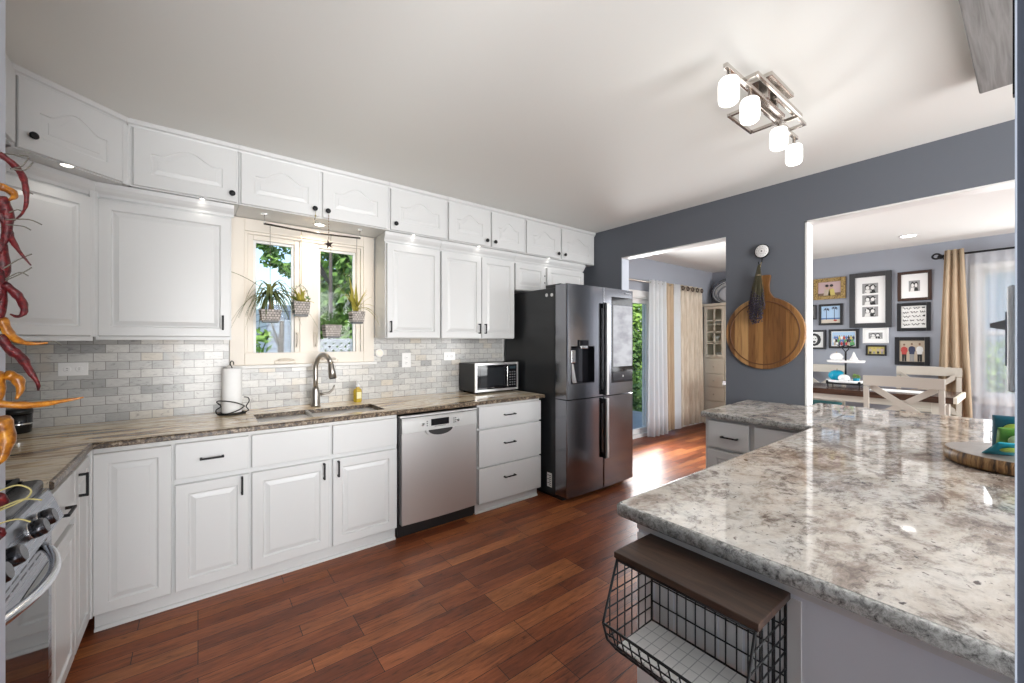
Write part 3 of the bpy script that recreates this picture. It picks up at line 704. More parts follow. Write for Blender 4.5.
# diagonal corner cabinet (lower tier): face from (-.434,3.07) towards the left wall
def diag_frame(px_, py_, ang): return (px_, py_), ang
AD = math.radians(40.3)
t_ = thing('upper_cabinet', 'white diagonal corner upper cabinet beside the hanging chilies', 'cabinet', (-.436-.46*math.cos(AD), 3.070-.46*math.sin(AD), ZUB), AD, GU)
MB().box(0, .46, .027, .20, 0, 2.236-ZUB).build('body', M_WHITE, t_)
add_door(t_, .012, .004, .436, ZUT-ZUB-.004, 0, fw=.050)
MB().box(0, .46, .012, .03, -.022, 0).build('light_rail', M_WHITE, t_)
mb = MB(); pr = [(.03, 2.165-ZUB), (.016, 2.165-ZUB), (.010, 2.180-ZUB), (-.002, 2.195-ZUB), (-.012, 2.212-ZUB), (-.014, 2.236-ZUB), (.03, 2.236-ZUB)]
mb.loft([[(x, a, b) for a, b in pr] for x in (0, .465)], smooth=False); mb.build('crown_moulding', M_WHITE, t_)
def stile(parent, P, z0, z1):
    c_, s_ = math.cos(AD), math.sin(AD)
    MB().prism([(P[0]-.022*c_, P[1]-.022*s_+.004), (P[0], P[1]+.004), (P[0]+.012, P[1]+.004), (P[0]+.012, P[1]+.05), (P[0]-.03, P[1]+.05)], 'z', z0, z1).build('corner_stile', M_WHITE, parent, True)
stile(t_, (-.436, 3.07), ZUB, 2.236)
# light rail strip under the cabinets
tag(MB().box(-.434, .166, YU+.02, YU+.04, 1.395, 1.412).build('light_rail', M_WHITE), 'thin white rail under the wide upper cabinet', 'trim')

# --- top tier cabinets
YT = 3.014; ZTB, ZTT = 2.238, 2.560
GT = 'white arched-panel cabinets under the ceiling'
def ceil_crown(mb, x0, x1, y, m=None):
    pr = [(y+.015, ZTT), (y-.006, ZTT), (y-.010, ZTT+.010), (y-.020, ZTT+.016), (y-.022, ZC-.001), (y+.015, ZC-.001)]
    mb.loft([[(x, a, b) for a, b in pr] for x in (x0, x1)], smooth=False)
TOP = [('white arched-panel top cabinet with one door next to the diagonal corner one', -.300, .199, [(-.280, .190, .445)]),
       ('white arched-panel top cabinet with two doors above the window', .201, 1.150, [(.211, .664, .418), (.683, 1.137, .030)]),
       ('white arched-panel top cabinet with one door, knob at lower left', 1.152, 1.656, [(1.166, 1.647, .035)]),
       ('white arched-panel top cabinet with two doors above the microwave', 1.658, 2.502, [(1.666, 2.079, .380), (2.106, 2.488, .030)]),
       ('white arched-panel top cabinet with two doors above the refrigerator', 2.504, 3.515, [(2.519, 2.965, .416), (2.994, 3.476, .035)])]
for lab, x0, x1, ds in TOP:
    t_ = thing('top_cabinet', lab, 'cabinet', (x0, YT, ZTB), 0, GT)
    MB().box(0, x1-x0, .019, YW-YT-.001, 0, ZC-ZTB-.001).build('body', M_WHITE, t_)
    mb = MB(); ceil_crown(mb, x0, x1, YT+.016); mb.build('crown_moulding', M_WHITE, t_, True)
    for d0, d1, hx in ds: add_door(t_, d0-x0, .006, d1-d0, ZTT-ZTB-.008, 0, style='arch', fw=.072, arch=.055, handle=('k', hx, .046, 0), t=.018)
t_ = thing('top_cabinet', 'white diagonal corner top cabinet with arched panel at the upper left', 'cabinet', (-.302-.437*math.cos(AD), YT-.437*math.sin(AD), ZTB), AD, GT)
MB().box(0, .437, .019, .20, 0, ZC-ZTB-.001).build('body', M_WHITE, t_)
stile(t_, (-.302, YT), ZTB, ZTT)
add_door(t_, .012, .006, .405, ZTT-ZTB-.008, 0, style='arch', fw=.072, arch=.055, handle=('k', .042, .066, 0), t=.018)
mb = MB(); pr = [(.031, ZTT-ZTB), (.010, ZTT-ZTB), (.006, ZTT+.010-ZTB), (-.004, ZTT+.016-ZTB), (-.006, ZC-.001-ZTB), (.031, ZC-.001-ZTB)]
mb.loft([[(x, a, b) for a, b in pr] for x in (-.01, .440)], smooth=False); mb.build('crown_moulding', M_WHITE, t_)
lx = -.302-.437*math.cos(AD); ly = YT-.437*math.sin(AD)
t_ = thing('top_cabinet', 'white top cabinet over the range at the far left edge', 'cabinet', (lx, ly, ZTB), 0, GT)
MB().box(-1.028, lx-.004, 1.3, ly-.006, ZTB, ZC-.001).build('body', M_WHITE, t_, True)
MB().box(lx-.004, lx+.012, 1.32, ly-.03, ZTB+.006, ZTT-.002, .003).build('door', M_WHITE, t_, True)
# soffit lining in front of the window under the top cabinets + pucks
PUCKS = [(-.50, 2.86, 'round recessed light glowing above the diagonal corner cabinet'), (.02, 3.0375, 'recessed light glowing above the wide upper cabinet left of the window'),
         (1.36, 3.0375, 'recessed light glowing above the single cabinet right of the window'), (1.98, 3.0375, 'recessed light glowing above the double upper cabinet'), (2.83, 3.0375, 'recessed light glowing above the refrigerator cabinet')]
def puck(x, y, r, lab, power, name='puck_light', angle=150, col=(1, .95, .88)):
    t_ = thing(name, lab, 'light', (x, y, ZTB), 0, 'recessed lights under the top cabinets')
    MB().lathe([(r, 0), (r, -.003), (r*.8, -.004)], (0, 0, 0), 'z', 20).build('trim_ring', M_CHROME, t_)
    MB().lathe([(r*.78, -.0035), (r*.7, -.0055), (.001, -.006)], (0, 0, 0), 'z', 20).build('lens', M_PUCK, t_)
    light('SPOT', 'puck_beam', (x, y, ZTB-.012), (0, 0, 0), power, col, spot_size=math.radians(angle), spot_blend=.8, shadow_soft_size=.02)
for x, y, lab in PUCKS: puck(x, y, .016 if y > 3 else .03, lab, (.22 if y > 3 else .5))
puck(.700, 3.19, .045, 'bright round recessed light over the kitchen window', 7.0, col=(1, .80, .58))

# --- left run: small cabinets beside the range (faces look towards +x)
XF = -.397
def left_cab(label, y0, y1, items):
    """local x runs along -y... origin at (XF, y1); rotated so that local -y points to +x"""
    t_ = thing('base_cabinet', label, 'cabinet', (XF, y0, 0), PI/2, 'white base cabinets beside the range')
    w = y1-y0
    MB().box(0, w, .027, .60, .092, .8845).box(0, w, .07, .60, 0, .092).build('body', M_WHITE, t_)
    MB().box(0, w, .055, .070, 0, .086).build('toe_kick', M_WHITE, t_)
    for nm, z0, z1, st, h in items: add_door(t_, .008, z0, w-.012, z1-z0, 0, nm, st, fw=.045, handle=h)
left_cab('narrow white cabinet with drawer over door next to the range', 2.032, 2.40, [('drawer', .675, .857, 'slab', ('h', .16, .08, .11)), ('door', .098, .645, 'raised', None)])
left_cab('narrow white corner cabinet with one tall door and square black pull', 2.402, 2.700, [('door', .098, .857, 'raised', ('v', .058, .682, .10))])

tag(MB().box(-.425, -.3895, 2.690, 2.7185, .095, .884).build('corner_post', M_WHITE), 'white corner post between the two base cabinet runs', 'trim')
# --- range
rg = thing('range', 'stainless steel gas range with black cooktop at the left edge', 'stove', (-.70, 1.64, 0))
y0, y1 = 1.262, 2.022
MB().box(-1.02, -0.4170, y0, y1, .02, .895).build('body', M_RANGE, rg, True)
mb = MB().box(-1.02, -0.4670, y0, y1, .895, .915, .004); mb.build('cooktop', M_BLKGL, rg, True)
mb = MB().box(-0.4770, -0.4040, y0, y1, .892, .932, .014, 3); mb.build('cooktop_rim', mat('black_enamel', (.03, .03, .033), .25), rg, True)
# sloped control panel
mb = MB().loft([[(-0.4170, y, .90), (-0.3940, y, .895), (-0.3600, y, .795), (-0.3770, y, .78), (-0.4170, y, .78)] for y in (y0, y1)], smooth=False); mb.build('control_panel', M_RANGE, rg, True)
nv = Vector((.100, 0, .034)).normalized()
for k, ky in enumerate((1.36, 1.455, 1.557, 1.750, 1.838)):
    c = Vector((-0.3780, ky, .846)); mb = MB()
    mb.tube([c-nv*.004, c+nv*.008], [.026, .024], 18); kb = mb.build('knob', M_CHROME, rg, True)
    mb = MB(); mb.tube([c+nv*.006, c+nv*.012, c+nv*.030, c+nv*.035], [.025, .0255, .024, .020], 18); mb.build('grip', mat('dark_chrome', (.10, .10, .11), .22, .9), kb, False)
    kb2 = kb.children[0]; kb2.location = (-rg.location.x, -rg.location.y, -rg.location.z)
mb = MB().box(-0.4170, -0.3870, y0+.004, y1-.004, .20, .775, .004); od = mb.build('oven_door', M_RANGE, rg, True)
mb = MB().box(-0.3875, -0.3850, y0+.05, y1-.05, .27, .67, .001); o_ = mb.build('oven_window', M_BLKGL, rg, True)
mb = MB()
for k in range(10):
    yy = y0+.06+k*.066
    mb.box(-0.3880, -0.3862, yy, yy+.045, .745, .751).box(-0.3880, -0.3862, yy, yy+.045, .724, .728)
mb.build('vent_slot', M_BLKPL, rg, True)
hp = [(-0.3870, y1-.11, .745)]
for i in range(1, 12):
    s_ = i/12; hp.append((-0.3870+.070*math.sin(PI*s_)**.85, y1-.11-(y1-y0-.22)*s_, .745))
hp.append((-0.3870, y0+.11, .745))
MB().tube(hp, .0125, 12).build('handle', mat('bright_handle', (.70, .72, .76), .2, 1), rg, True)
MB().box(-0.4170, -0.3900, y0+.004, y1-.004, .03, .19, .004).build('bottom_drawer', M_RANGE, rg, True)
for gy in (1.45, 1.83):
    mb = MB()
    for q in (-.15, 0, .15): mb.box(-.98, -.45, gy+q-.006, gy+q+.006, .935, .950, .003)
    for q in (-.98, -.80, -.63, -.462): mb.box(q, q+.012, gy-.16, gy+.16, .935, .950, .003)
    for q in (-.975, -.455):
        for r_ in (-.15, .15): mb.box(q, q+.012, gy+r_-.006, gy+r_+.006, .913, .94)
    mb.build('grate', M_BLACK, rg, True)
for gx in (-.60, -.85):
    for gy in (1.45, 1.83): MB().lathe([(.045, .914), (.045, .922), (.032, .924), (.030, .932), (.005, .934)], (gx, gy, 0), 'z', 20).build('burner', M_BLKPL, rg, True)

# --- microwave
mw = thing('microwave', 'black and stainless countertop microwave near the refrigerator', 'microwave', (1.945, 3.04, ZT))
MB().box(0, .486, .018, .285, .015, .272, .004).build('case', M_BLKPL, mw)
mb = MB(); ring(mb, 0, .486, .015, .277, .022, 0, .02, .002); mb.build('frame', M_STEEL, mw)
dr = MB().box(.020, .362, -.002, .018, .036, .256, .002).build('door', M_BLKGL, mw)
MB().box(.05, .31, -.0035, -.001, .066, .232).build('window', mat('smoked_window', (.02, .022, .025), .05), dr)
MB().box(.335, .350, -.026, -.014, .055, .240, .003).box(.338, .347, -.016, 0, .065, .075).box(.338, .347, -.016, 0, .222, .232).build('handle', M_CHROME, dr)
pn = MB().box(.364, .466, -.002, .018, .036, .256, .002).build('control_panel', M_BLKGL, mw)
for r_ in range(6):
    for c in range(3): MB().box(.378+c*.028, .378+c*.028+.016, -.0035, -.001, .060+r_*.024, .060+r_*.024+.009).build('button', mat('grey_button_print', (.16, .16, .17), .5), pn)
MB().box(.378, .452, -.0035, -.001, .215, .240).build('display', mat('display_glass', (.03, .05, .06), .1), pn)
MB().box(.165, .205, -.0042, -.003, .047, .052).build('badge', M_CHROME, dr)
for x in (.04, .44):
    for y in (.04, .25): MB().lathe([(.012, 0), (.012, .016)], (x, y, 0), 'z', 10).build('foot', M_BLKPL, mw)

# --- refrigerator
fr = thing('refrigerator', 'black stainless four-door refrigerator with screen and water dispenser', 'refrigerator', (2.475, 2.42, 0))
FW = .92
MB().box(.006, FW-.006, .165, .895, .03, 1.862, .004).build('body', M_BSIDE, fr)
MB().box(.01, .14, .10, .29, 1.862, 1.892, .004).build('hinge_cover', M_BSIDE, fr)
MB().box(FW-.14, FW-.01, .10, .29, 1.862, 1.892, .004).build('hinge_cover', M_BSIDE, fr)
MB().box(.03, FW-.03, .10, .80, 0, .045).build('base_grille', M_BLKPL, fr)
def fdoor(x0, x1, z0, z1, nm, cut=None):
    """rounded-front door, x0..x1; optional rectangular recess"""
    n = 12; pts = []
    for i in range(n+1):
        s_ = i/n; x = x0+(x1-x0)*s_
        gx = x/FW; bow = -.012*math.sin(PI*gx)
        edge = min(x-x0, x1-x); rr = .012
        e_ = 0 if edge > rr else rr-math.sqrt(max(rr*rr-(rr-edge)**2, 0))
        pts.append((x, .014+bow+e_*.9))
    # finer points near the edges
    fine = []
    for x in [x0, x0+.003, x0+.007, x0+.012]+[x0+(x1-x0)*k/10 for k in range(1, 10)]+[x1-.012, x1-.007, x1-.003, x1]:
        gx = x/FW; edge = min(x-x0, x1-x); rr = .012
        e_ = 0 if edge >= rr else rr-math.sqrt(max(rr*rr-(rr-edge)**2, 0))
        fine.append((x, .010-.012*math.sin(PI*gx)+e_))
    mb = MB(); mb.loft([[(x, y, z) for x, y in fine]+[(x1, .152, z), (x0, .152, z)] for z in (z0, z1)], smooth=False)
    o = mb.build(nm, M_BSTEEL, fr)
    if cut:
        cb = MB().box(*cut).build('tmp', M_BLKPL)
        md = o.modifiers.new('b', 'BOOLEAN'); md.operation = 'DIFFERENCE'; md.object = cb; md.solver = 'EXACT'
        cb.parent = fr
        dg = bpy.context.evaluated_depsgraph_get(); me = bpy.data.meshes.new_from_object(o.evaluated_get(dg)); o.modifiers.clear(); o.data = me
        bpy.data.objects.remove(cb)
    return o
ZS = .885
ul = fdoor(0, .458, ZS+.004, 1.881, 'upper_door', (.045, .335, -.05, .075, 1.02, 1.345))
ur = fdoor(.462, FW, ZS+.004, 1.881, 'upper_door')
ll = fdoor(0, .458, .05, ZS-.004, 'lower_door'); lr = fdoor(.462, FW, .05, ZS-.004, 'lower_door')
MB().box(.046, .334, .072, .074, 1.021, 1.344).box(.046, .048, .004, .073, 1.021, 1.344).box(.332, .334, .004, .073, 1.021, 1.344).box(.046, .334, .004, .073, 1.021, 1.026).build('dispenser_recess', M_BLKGL, ul)
MB().box(.13, .25, -.010, .03, 1.335, 1.40, .004).build('dispenser_panel', M_BLKGL, ul)
MB().box(.145, .235, -.012, .02, 1.325, 1.348, .003).build('dispenser_trim', M_CHROME, ul)
MB().box(.060, .118, .02, .05, 1.20, 1.31, .006).loft([[(.055, .0, 1.03), (.105, .0, 1.03), (.105, .006, 1.03), (.055, .006, 1.03)], [(.06, .055, 1.19), (.12, .055, 1.19), (.12, .062, 1.19), (.06, .062, 1.19)]], smooth=False).build('paddle', M_CHROME, ul)
mb = MB(); ring(mb, .589, .880, 1.125, 1.740, .008, -.008, .004); 
sc_ = MB().box(.575, .892, -.006, .008, 1.00, 1.805, .003).build('screen_bezel', M_BLKGL, ur)
M_SCREEN = mat('grey_screen', (.10, .10, .11), .35, emis=(.75, .76, .80), estr=.34)
t = NT(M_SCREEN); n_ = t.noise(t.coords((5, 5, 9)), 1.2, 3); t.l.new(t.ramp(n_, [(.35, (.38, .38, .42)), (.6, (.80, .81, .85))]), t.b.inputs['Emission Color'])
MB().box(.592, .878, -.0075, -.004, 1.15, 1.725).build('screen', M_SCREEN, sc_)
MB().box(.592, .878, -.0075, -.004, 1.02, 1.10).build('screen_strip', mat('glossy_dark_strip', (.03, .03, .035), .12), sc_)
MB().lathe([(.010, -.0075), (.010, -.009)], (.735, 0, 1.058), 'y', 14).build('home_button', M_CHROME, sc_)
MB().box(.78, .87, -.0066, -.0052, 1.842, 1.852).build('badge', mat('badge_grey', (.35, .36, .38), .3, .8), ur)
M_HAND = mat('light_steel_handle', (.72, .72, .72), .38, .45)
for par, hx, z0, z1 in ((ul, .428, .900, 1.738), (ur, .468, .900, 1.738), (ll, .428, .325, .870), (lr, .468, .325, .870)):
    hx += .008 if par in (ul, ll) else -.003
    wv_ = .018 if par in (ul, ll) else .028
    mb = MB().box(hx, hx+wv_, -.040, -.018, z0, z1, .004).box(hx+.004, hx+wv_-.004, -.020, .008, z0+.004, z0+.05).box(hx+.004, hx+wv_-.004, -.020, .008, z1-.05, z1-.004)
    mb.build('handle', M_HAND if par in (ur, lr) else M_BLKGL, par)  # same steel on both sides; left pair's dark reflection is put into the colour
for my, mz in ((.272, 1.803), (.205, 1.800)):
    tag(MB().lathe([(.016, 0), (.016, -.004), (.012, -.006)], (2.481, 2.42+my, mz), 'x', 16).build('magnet', M_GLOSSW), 'small round white magnet on the refrigerator side, the %s one' % ('front' if my < .25 else 'rear'), 'magnet', 'round magnets on the refrigerator side')
tag(MB().box(2.4785, 2.481, 2.625, 2.685, .09, .215).build('sticker', M_PAPER), 'white label sticker low on the refrigerator side', 'sticker')
mb = MB().use(mat('dark_print', (.05, .05, .05), .5))
bpy.data.objects['sticker'].data.materials.clear(); bpy.data.objects['sticker'].data.materials.append(M_PAPER)
for k in range(6): mb.box(2.4775, 2.4787, 2.632, 2.678 if k % 2 else 2.66, .105+k*.017, .110+k*.017)
mb.build('print', None, bpy.data.objects['sticker'])

# ------------------------------------------------------------------ peninsula
IT = .915
il = thing('peninsula_cabinet', 'light grey painted peninsula base below the white granite counter', 'cabinet', (1.0, .2, 0))
M_ISL = mat('pale_grey_paint', (.74, .76, .80), .45)
MB().box(1.0, XG-.004, -.32, .697, 0, IT-.042).build('body', M_ISL, il, True)
mb = MB()
for k in range(7): mb.box(.9975, 1.001, .30+k*.058, .352+k*.058, .10, .84)
MB().box(.988, 1.0, -.32, .697, 0, .09, .003).build('baseboard', M_ISL, il, True)
MB().box(.992, 1.0, -.32, .697, IT-.062, IT-.042).build('top_rail', M_TRIM, il, True)
mb.build('beadboard', M_TRIM, il, True)
mb = MB().use(M_GRAN)
x0, x1, ya, yb_ = .965, 3.765, -.34, .757
e_ = .012
mb.loft([[(x0+e_, ya, IT), (XG, ya, IT), (x1, -.24, IT), (x1, 1.018, IT), (XG-.002, 1.018, IT), (XG-.002, yb_-e_, IT), (x0+e_+.01, yb_-e_, IT), (x0+e_, yb_-e_-.01, IT)],
         [(x0+e_, ya, IT-.04), (XG, ya, IT-.04), (x1, -.24, IT-.04), (x1, 1.018, IT-.04), (XG-.002, 1.018, IT-.04), (XG-.002, yb_-e_, IT-.04), (x0+e_+.01, yb_-e_, IT-.04), (x0+e_, yb_-e_-.01, IT-.04)]], smooth=False)
mb.use(M_GRANE)
pr = [(e_, IT-.0005), (.005, IT-.003), (0, IT-.009), (0, IT-.031), (.005, IT-.037), (e_, IT-.0405)]
path = [((x0, ya), (1, 0)), ((x0, yb_-.022), (1, 0)), ((x0+.003, yb_-.010), (.9, -.45)), ((x0+.010, yb_-.003), (.45, -.9)), ((x0+.022, yb_), (0, -1)), ((XG-.002, yb_), (0, -1))]
mb.loft([[(p[0]+nn[0]*q, p[1]+nn[1]*q, z) for q, z in pr] for p, nn in path], smooth=True)
ct = mb.build('peninsula_countertop', None); tag(ct, 'large polished white and brown granite counter at the right', 'countertop')

# small counter against the grey wall
sc2 = thing('base_cabinet', 'small white cabinet with granite top against the grey wall', 'cabinet', (2.72, 1.40, 0), -PI/2)
# local x runs towards -y, local -y towards -x
MB().box(.02, .64, .027, .79, .092, .874).box(.02, .64, .07, .79, 0, .092).build('body', M_WHITE, sc2)
MB().box(.02, .64, .055, .07, 0, .086).build('toe_kick', M_WHITE, sc2)
add_door(sc2, .050, .685, .252, .172, 0, 'drawer', 'slab', handle=('h', .142, .077, .105))
add_door(sc2, .050, .098, .252, .567, 0, fw=.05)
add_door(sc2, .335, .685, .27, .172, 0, 'drawer', 'slab')
add_door(sc2, .335, .098, .27, .567, 0, fw=.05)
mb = MB().use(M_GRAN).loft([[(2.705, .760, z), (XG-.003, .760, z), (XG-.003, 1.425, z), (2.705, 1.385, z)] for z in (IT-.001, IT-.038)], smooth=False)
mb.use(M_GRANE); pr = [(.0, IT-.001), (-.008, IT-.006), (-.010, IT-.020), (-.008, IT-.034), (0, IT-.038)]
mb.loft([[(2.705+q, y, z) for q, z in pr] for y in (.76, 1.385)], smooth=False)
mb.loft([[(x, 1.385+(x-2.705)/.817*.04-q, z) for q, z in pr] for x in (2.705, XG-.003)], smooth=False)
tag(mb.build('side_countertop', None), 'small granite top on the white cabinet by the grey wall', 'countertop')

# --- wire basket shelf on the peninsula end
ws = thing('basket_shelf', 'black wire basket with dark wooden top board hung on the peninsula end', 'shelf', (.90, .485, .60))
MB().box(.834, .9965, .318, .655, .838, .854, .002).build('board', M_SHELFW, ws, True)
A = [(.990, .834), (.990, .618), (.832, .612), (.784, .697)]      # cross-section x,z
r1, r2 = .0032, .0018
ya_, yb2 = .326, .648
mb = MB()
for y in (ya_, yb2): mb.tube([(.838, y, .834), (.990, y, .834), (.990, y, .618), (.832, y, .612), (.800, y, .650), (.784, y, .697), (.838, y, .834)], r1, 8)
for x, z in ((.990, .834), (.838, .834), (.990, .618), (.784, .697), (.832, .612)): mb.tube([(x, ya_, z), (x, yb2, z)], r1, 8)
mb.build('frame', M_BLACK, ws, True)
mb = MB(); n = 13
for i in range(1, n):
    y = ya_+(yb2-ya_)*i/n; mb.tube([(.990, y, .834), (.990, y, .618)], r2, 6); mb.tube([(.990, y, .618), (.832, y, .612)], r2, 6); mb.tube([(.832, y, .612), (.800, y, .650), (.784, y, .697)], r2, 6)
for z in (.672, .726, .780): mb.tube([(.990, ya_, z), (.990, yb2, z)], r2, 6)
for x in (.871, .911, .950): mb.tube([(x, ya_, .6145), (x, yb2, .6145)], r2, 6)
for x, z in ((.806, .643), (.793, .670)): mb.tube([(x, ya_, z), (x, yb2, z)], r2, 6)
for y in (ya_, yb2):
    for z in (.655, .69, .726, .762, .798):
        xl = .784+(.838-.784)*(z-.697)/(.834-.697) if z > .697 else .832-(z-.612)/(.697-.612)*.048
        mb.tube([(xl, y, z), (.990, y, z)], r2, 6)
    for x in (.81, .84, .87, .90, .93, .96):
        zt = min(.834, .697+(x-.784)/(.838-.784)*(.834-.697)); zb = .613 if x > .832 else .612+(.832-x)/.048*.085
        mb.tube([(x, y, zb), (x, y, zt)], r2, 6)
mb.build('mesh_wire', M_BLACK, ws, True)
M_LINER = mat('white_gridded_liner', (.72, .71, .69), .7); t = NT(M_LINER)
bk = brick(t, t.coords(), .0395, .0248, .0012, 0, c1=(.72, .71, .69), c2=(.76, .75, .73), cm=(.42, .42, .42)); t.col(bk.outputs[0])
tag(MB().box(.838, .984, ya_+.004, yb2-.004, .6175, .6205).build('basket_liner', M_LINER), 'white gridded liner lying in the bottom of the wire basket', 'liner')

# --- live edge slice with packets
sl = thing('wood_slice_tray', 'round live edge wood slice tray on the big granite counter', 'tray', (2.425, .012, IT))
lp = []
for k in range(40):
    a = 2*PI*k/40; r = .195*(1+.03*noise.noise(Vector((math.cos(a)*1.5, math.sin(a)*1.5, 3)))) ; lp.append((r*math.cos(a)*1.0, r*math.sin(a)*1.12))
MB().loft([[(x*.97, y*.97, .003) for x, y in lp], [(x, y, .008) for x, y in lp], [(x*1.01, y*1.01, .03) for x, y in lp], [(x*.99, y*.99, .050) for x, y in lp]], smooth=True).build('bark_edge', M_LIVE, sl)
MB().loft([[(x*.985, y*.985, .0495) for x, y in lp], [(x*.975, y*.975, .0515) for x, y in lp]], smooth=False).build('top_face', M_SLICE, sl)
def packet(label, c, w, h, th, rz, lean, m, m2):
    """a filled pouch standing on its lower edge and leaning back"""
    t_ = thing('snack_packet', label, 'packet', c, rz)
    Rm = Matrix.Rotation(-lean, 4, 'X'); loops = []
    for k in range(11):
        s_ = k/10; q = th*math.sin(PI*min(.97, max(.03, s_)))**.6; z = h*s_
        loops.append([(-w/2, 0, z), (-w/2*.8, -q/2, z), (w/2*.8, -q/2, z), (w/2, 0, z), (w/2*.8, q/2, z), (-w/2*.8, q/2, z)])
    MB().loft(loops, smooth=True).xf(Rm).build('pouch', m, t_)
    MB().lathe([(w*.30, -th/2-.0006), (w*.28, -th/2-.002), (.001, -th/2-.0025)], (w*.05, 0, h*.62), 'y', 20).xf(Rm).build('printed_spot', m2, t_)
M_TEALP = mat('teal_card', (.0, .22, .30), .35); M_LIME = mat('lime_print', (.35, .48, .08), .4); M_GRNP = mat('green_pouch', (.10, .26, .04), .3); M_PALEP = mat('pale_green_print', (.50, .58, .30), .4)
VR = -PI/2+.15      # packets face the kitchen (towards -x)
packet('bright teal packet with lime print leaning at the front of the wood slice', (2.345, .085, IT+.053), .085, .125, .014, VR+.25, -1.05, M_TEALP, M_LIME)
packet('green packet standing behind the teal one on the wood slice', (2.42, .045, IT+.053), .10, .115, .03, VR, -.55, M_GRNP, M_PALEP)
packet('dark teal packet standing at the back of the wood slice', (2.50, .055, IT+.053), .10, .14, .025, VR-.1, -.35, mat('dark_teal_card', (.01, .10, .15), .35), M_LIME)
ctn = thing('plastic_clamshell', 'clear plastic tray of sweets behind the wood slice packets', 'container', (3.15, .03, IT))
mb = MB(); mb.box(-.14, .14, -.10, .10, 0, .004, 0); ring_ = [(-.14, -.10), (.14, -.10), (.14, .10), (-.14, .10)]
for (a, b), (c_, d_) in zip(ring_, ring_[1:]+ring_[:1]): mb.tube([(a, b, .04), (c_, d_, .04)], .003, 6); mb.tube([(a, b, 0), (a, b, .04)], .003, 6)
mb.build('tray', mat('clear_tray', (.75, .78, .8), .1, alpha=.7), ctn)

# --- toggle light switch on the wall end at the right
sw = thing('light_switch', 'pale switch plate with dark toggle on the wall end at the right edge', 'light switch', (.73, .0112, 1.389))
MB().box(-.035, .035, 0, .0075, -.058, .058, .003).build('plate', mat('pale_plate', (.80, .83, .82), .4), sw)
MB().box(-.022, .022, .0075, .0092, -.030, .030).build('insert', mat('dark_insert', (.20, .22, .26), .5), sw)
MB().loft([[(-.005, .009, .010), (.005, .009, .010), (.005, .009, .022), (-.005, .009, .022)], [(-.004, .021, .013), (.004, .021, .013), (.004, .021, .018), (-.004, .021, .018)]], smooth=False).build('toggle', mat('dark_toggle', (.22, .23, .23), .5), sw)

# ------------------------------------------------------------------ ceiling fixtures
cl = thing('ceiling_light', 'brushed nickel ceiling fixture of square frames with four frosted shades', 'ceiling light', (2.15, .79, ZC))
MB().box(2.03, 2.30, .72, .84, ZC-.022, ZC-.0005, .003).build('canopy', M_FIXT, cl, True)
def frame_rect(x0, x1, ya, yb, z, w=.013, h=.016):
    mb = MB(); mb.box(x0, x1, ya, ya+w, z, z+h, .002).box(x0, x1, yb-w, yb, z, z+h, .002).box(x0, x0+w, ya+w, yb-w, z, z+h, .002).box(x1-w, x1, ya+w, yb-w, z, z+h, .002); return mb
frame_rect(1.87, 2.40, .715, .800, 2.515).build('square_frame', M_FIXT, cl, True)
frame_rect(2.07, 2.34, .795, .935, 2.495).build('square_frame', M_FIXT, cl, True)
frame_rect(2.16, 2.56, .745, .83, 2.535).build('square_frame', M_FIXT, cl, True)
mb = MB().box(1.70, 2.32, .765, .783, 2.505, 2.523, .002).box(2.20, 2.63, .803, .821, 2.505, 2.523, .002).box(2.09, 2.12, .76, .80, 2.52, ZC-.02, .002).box(2.22, 2.25, .77, .81, 2.52, ZC-.02, .002)
mb.build('arm', M_FIXT, cl, True)
for x, y in ((1.735, .776), (1.955, .783), (2.345, .802), (2.61, .818)):
    MB().lathe([(.008, 2.51), (.008, 2.482), (.017, 2.480), (.019, 2.463)], (x, y, 0), 'z', 16).build('socket', M_FIXT, cl, True)
    pr = [(.018, 2.474), (.032, 2.471), (.038, 2.462), (.040, 2.445), (.040, 2.392), (.037, 2.376), (.029, 2.369)]
    MB().lathe(pr, (x, y, 0), 'z', 4*6).build('lamp_shade', M_LAMP, cl, True)
    light('POINT', 'fixture_bulb', (x, y, 2.335), (0, 0, 0), .30, (1, .93, .84), shadow_soft_size=.04)
# grey board fixture near the camera
bd = thing('ceiling_panel', 'grey washed wood panel under the ceiling at the upper right', 'ceiling panel', (1.9, .06, ZC))
MB().box(.9, 2.80, -.05, .155, 2.505, 2.525, .006, 3).build('board', M_GREYW, bd, True)
MB().box(.95, 2.76, -.03, .135, 2.525, ZC-.001).build('mount', M_GREYW, bd, True)
dl = thing('downlight', 'round recessed downlight glowing in the dining room ceiling', 'ceiling light', (6.43, .89, ZC))
MB().lathe([(.085, 0), (.085, -.006), (.070, -.008)], (0, 0, 0), 'z', 28).build('trim_ring', M_TRIM, dl)
MB().lathe([(.068, -.0075), (.06, -.010), (.001, -.011)], (0, 0, 0), 'z', 28).build('lens', M_DOWN, dl)
light('SPOT', 'downlight_beam', (6.43, .89, ZC-.02), (0, 0, 0), 14, (1, .95, .9), spot_size=math.radians(140), spot_blend=.6, shadow_soft_size=.06)

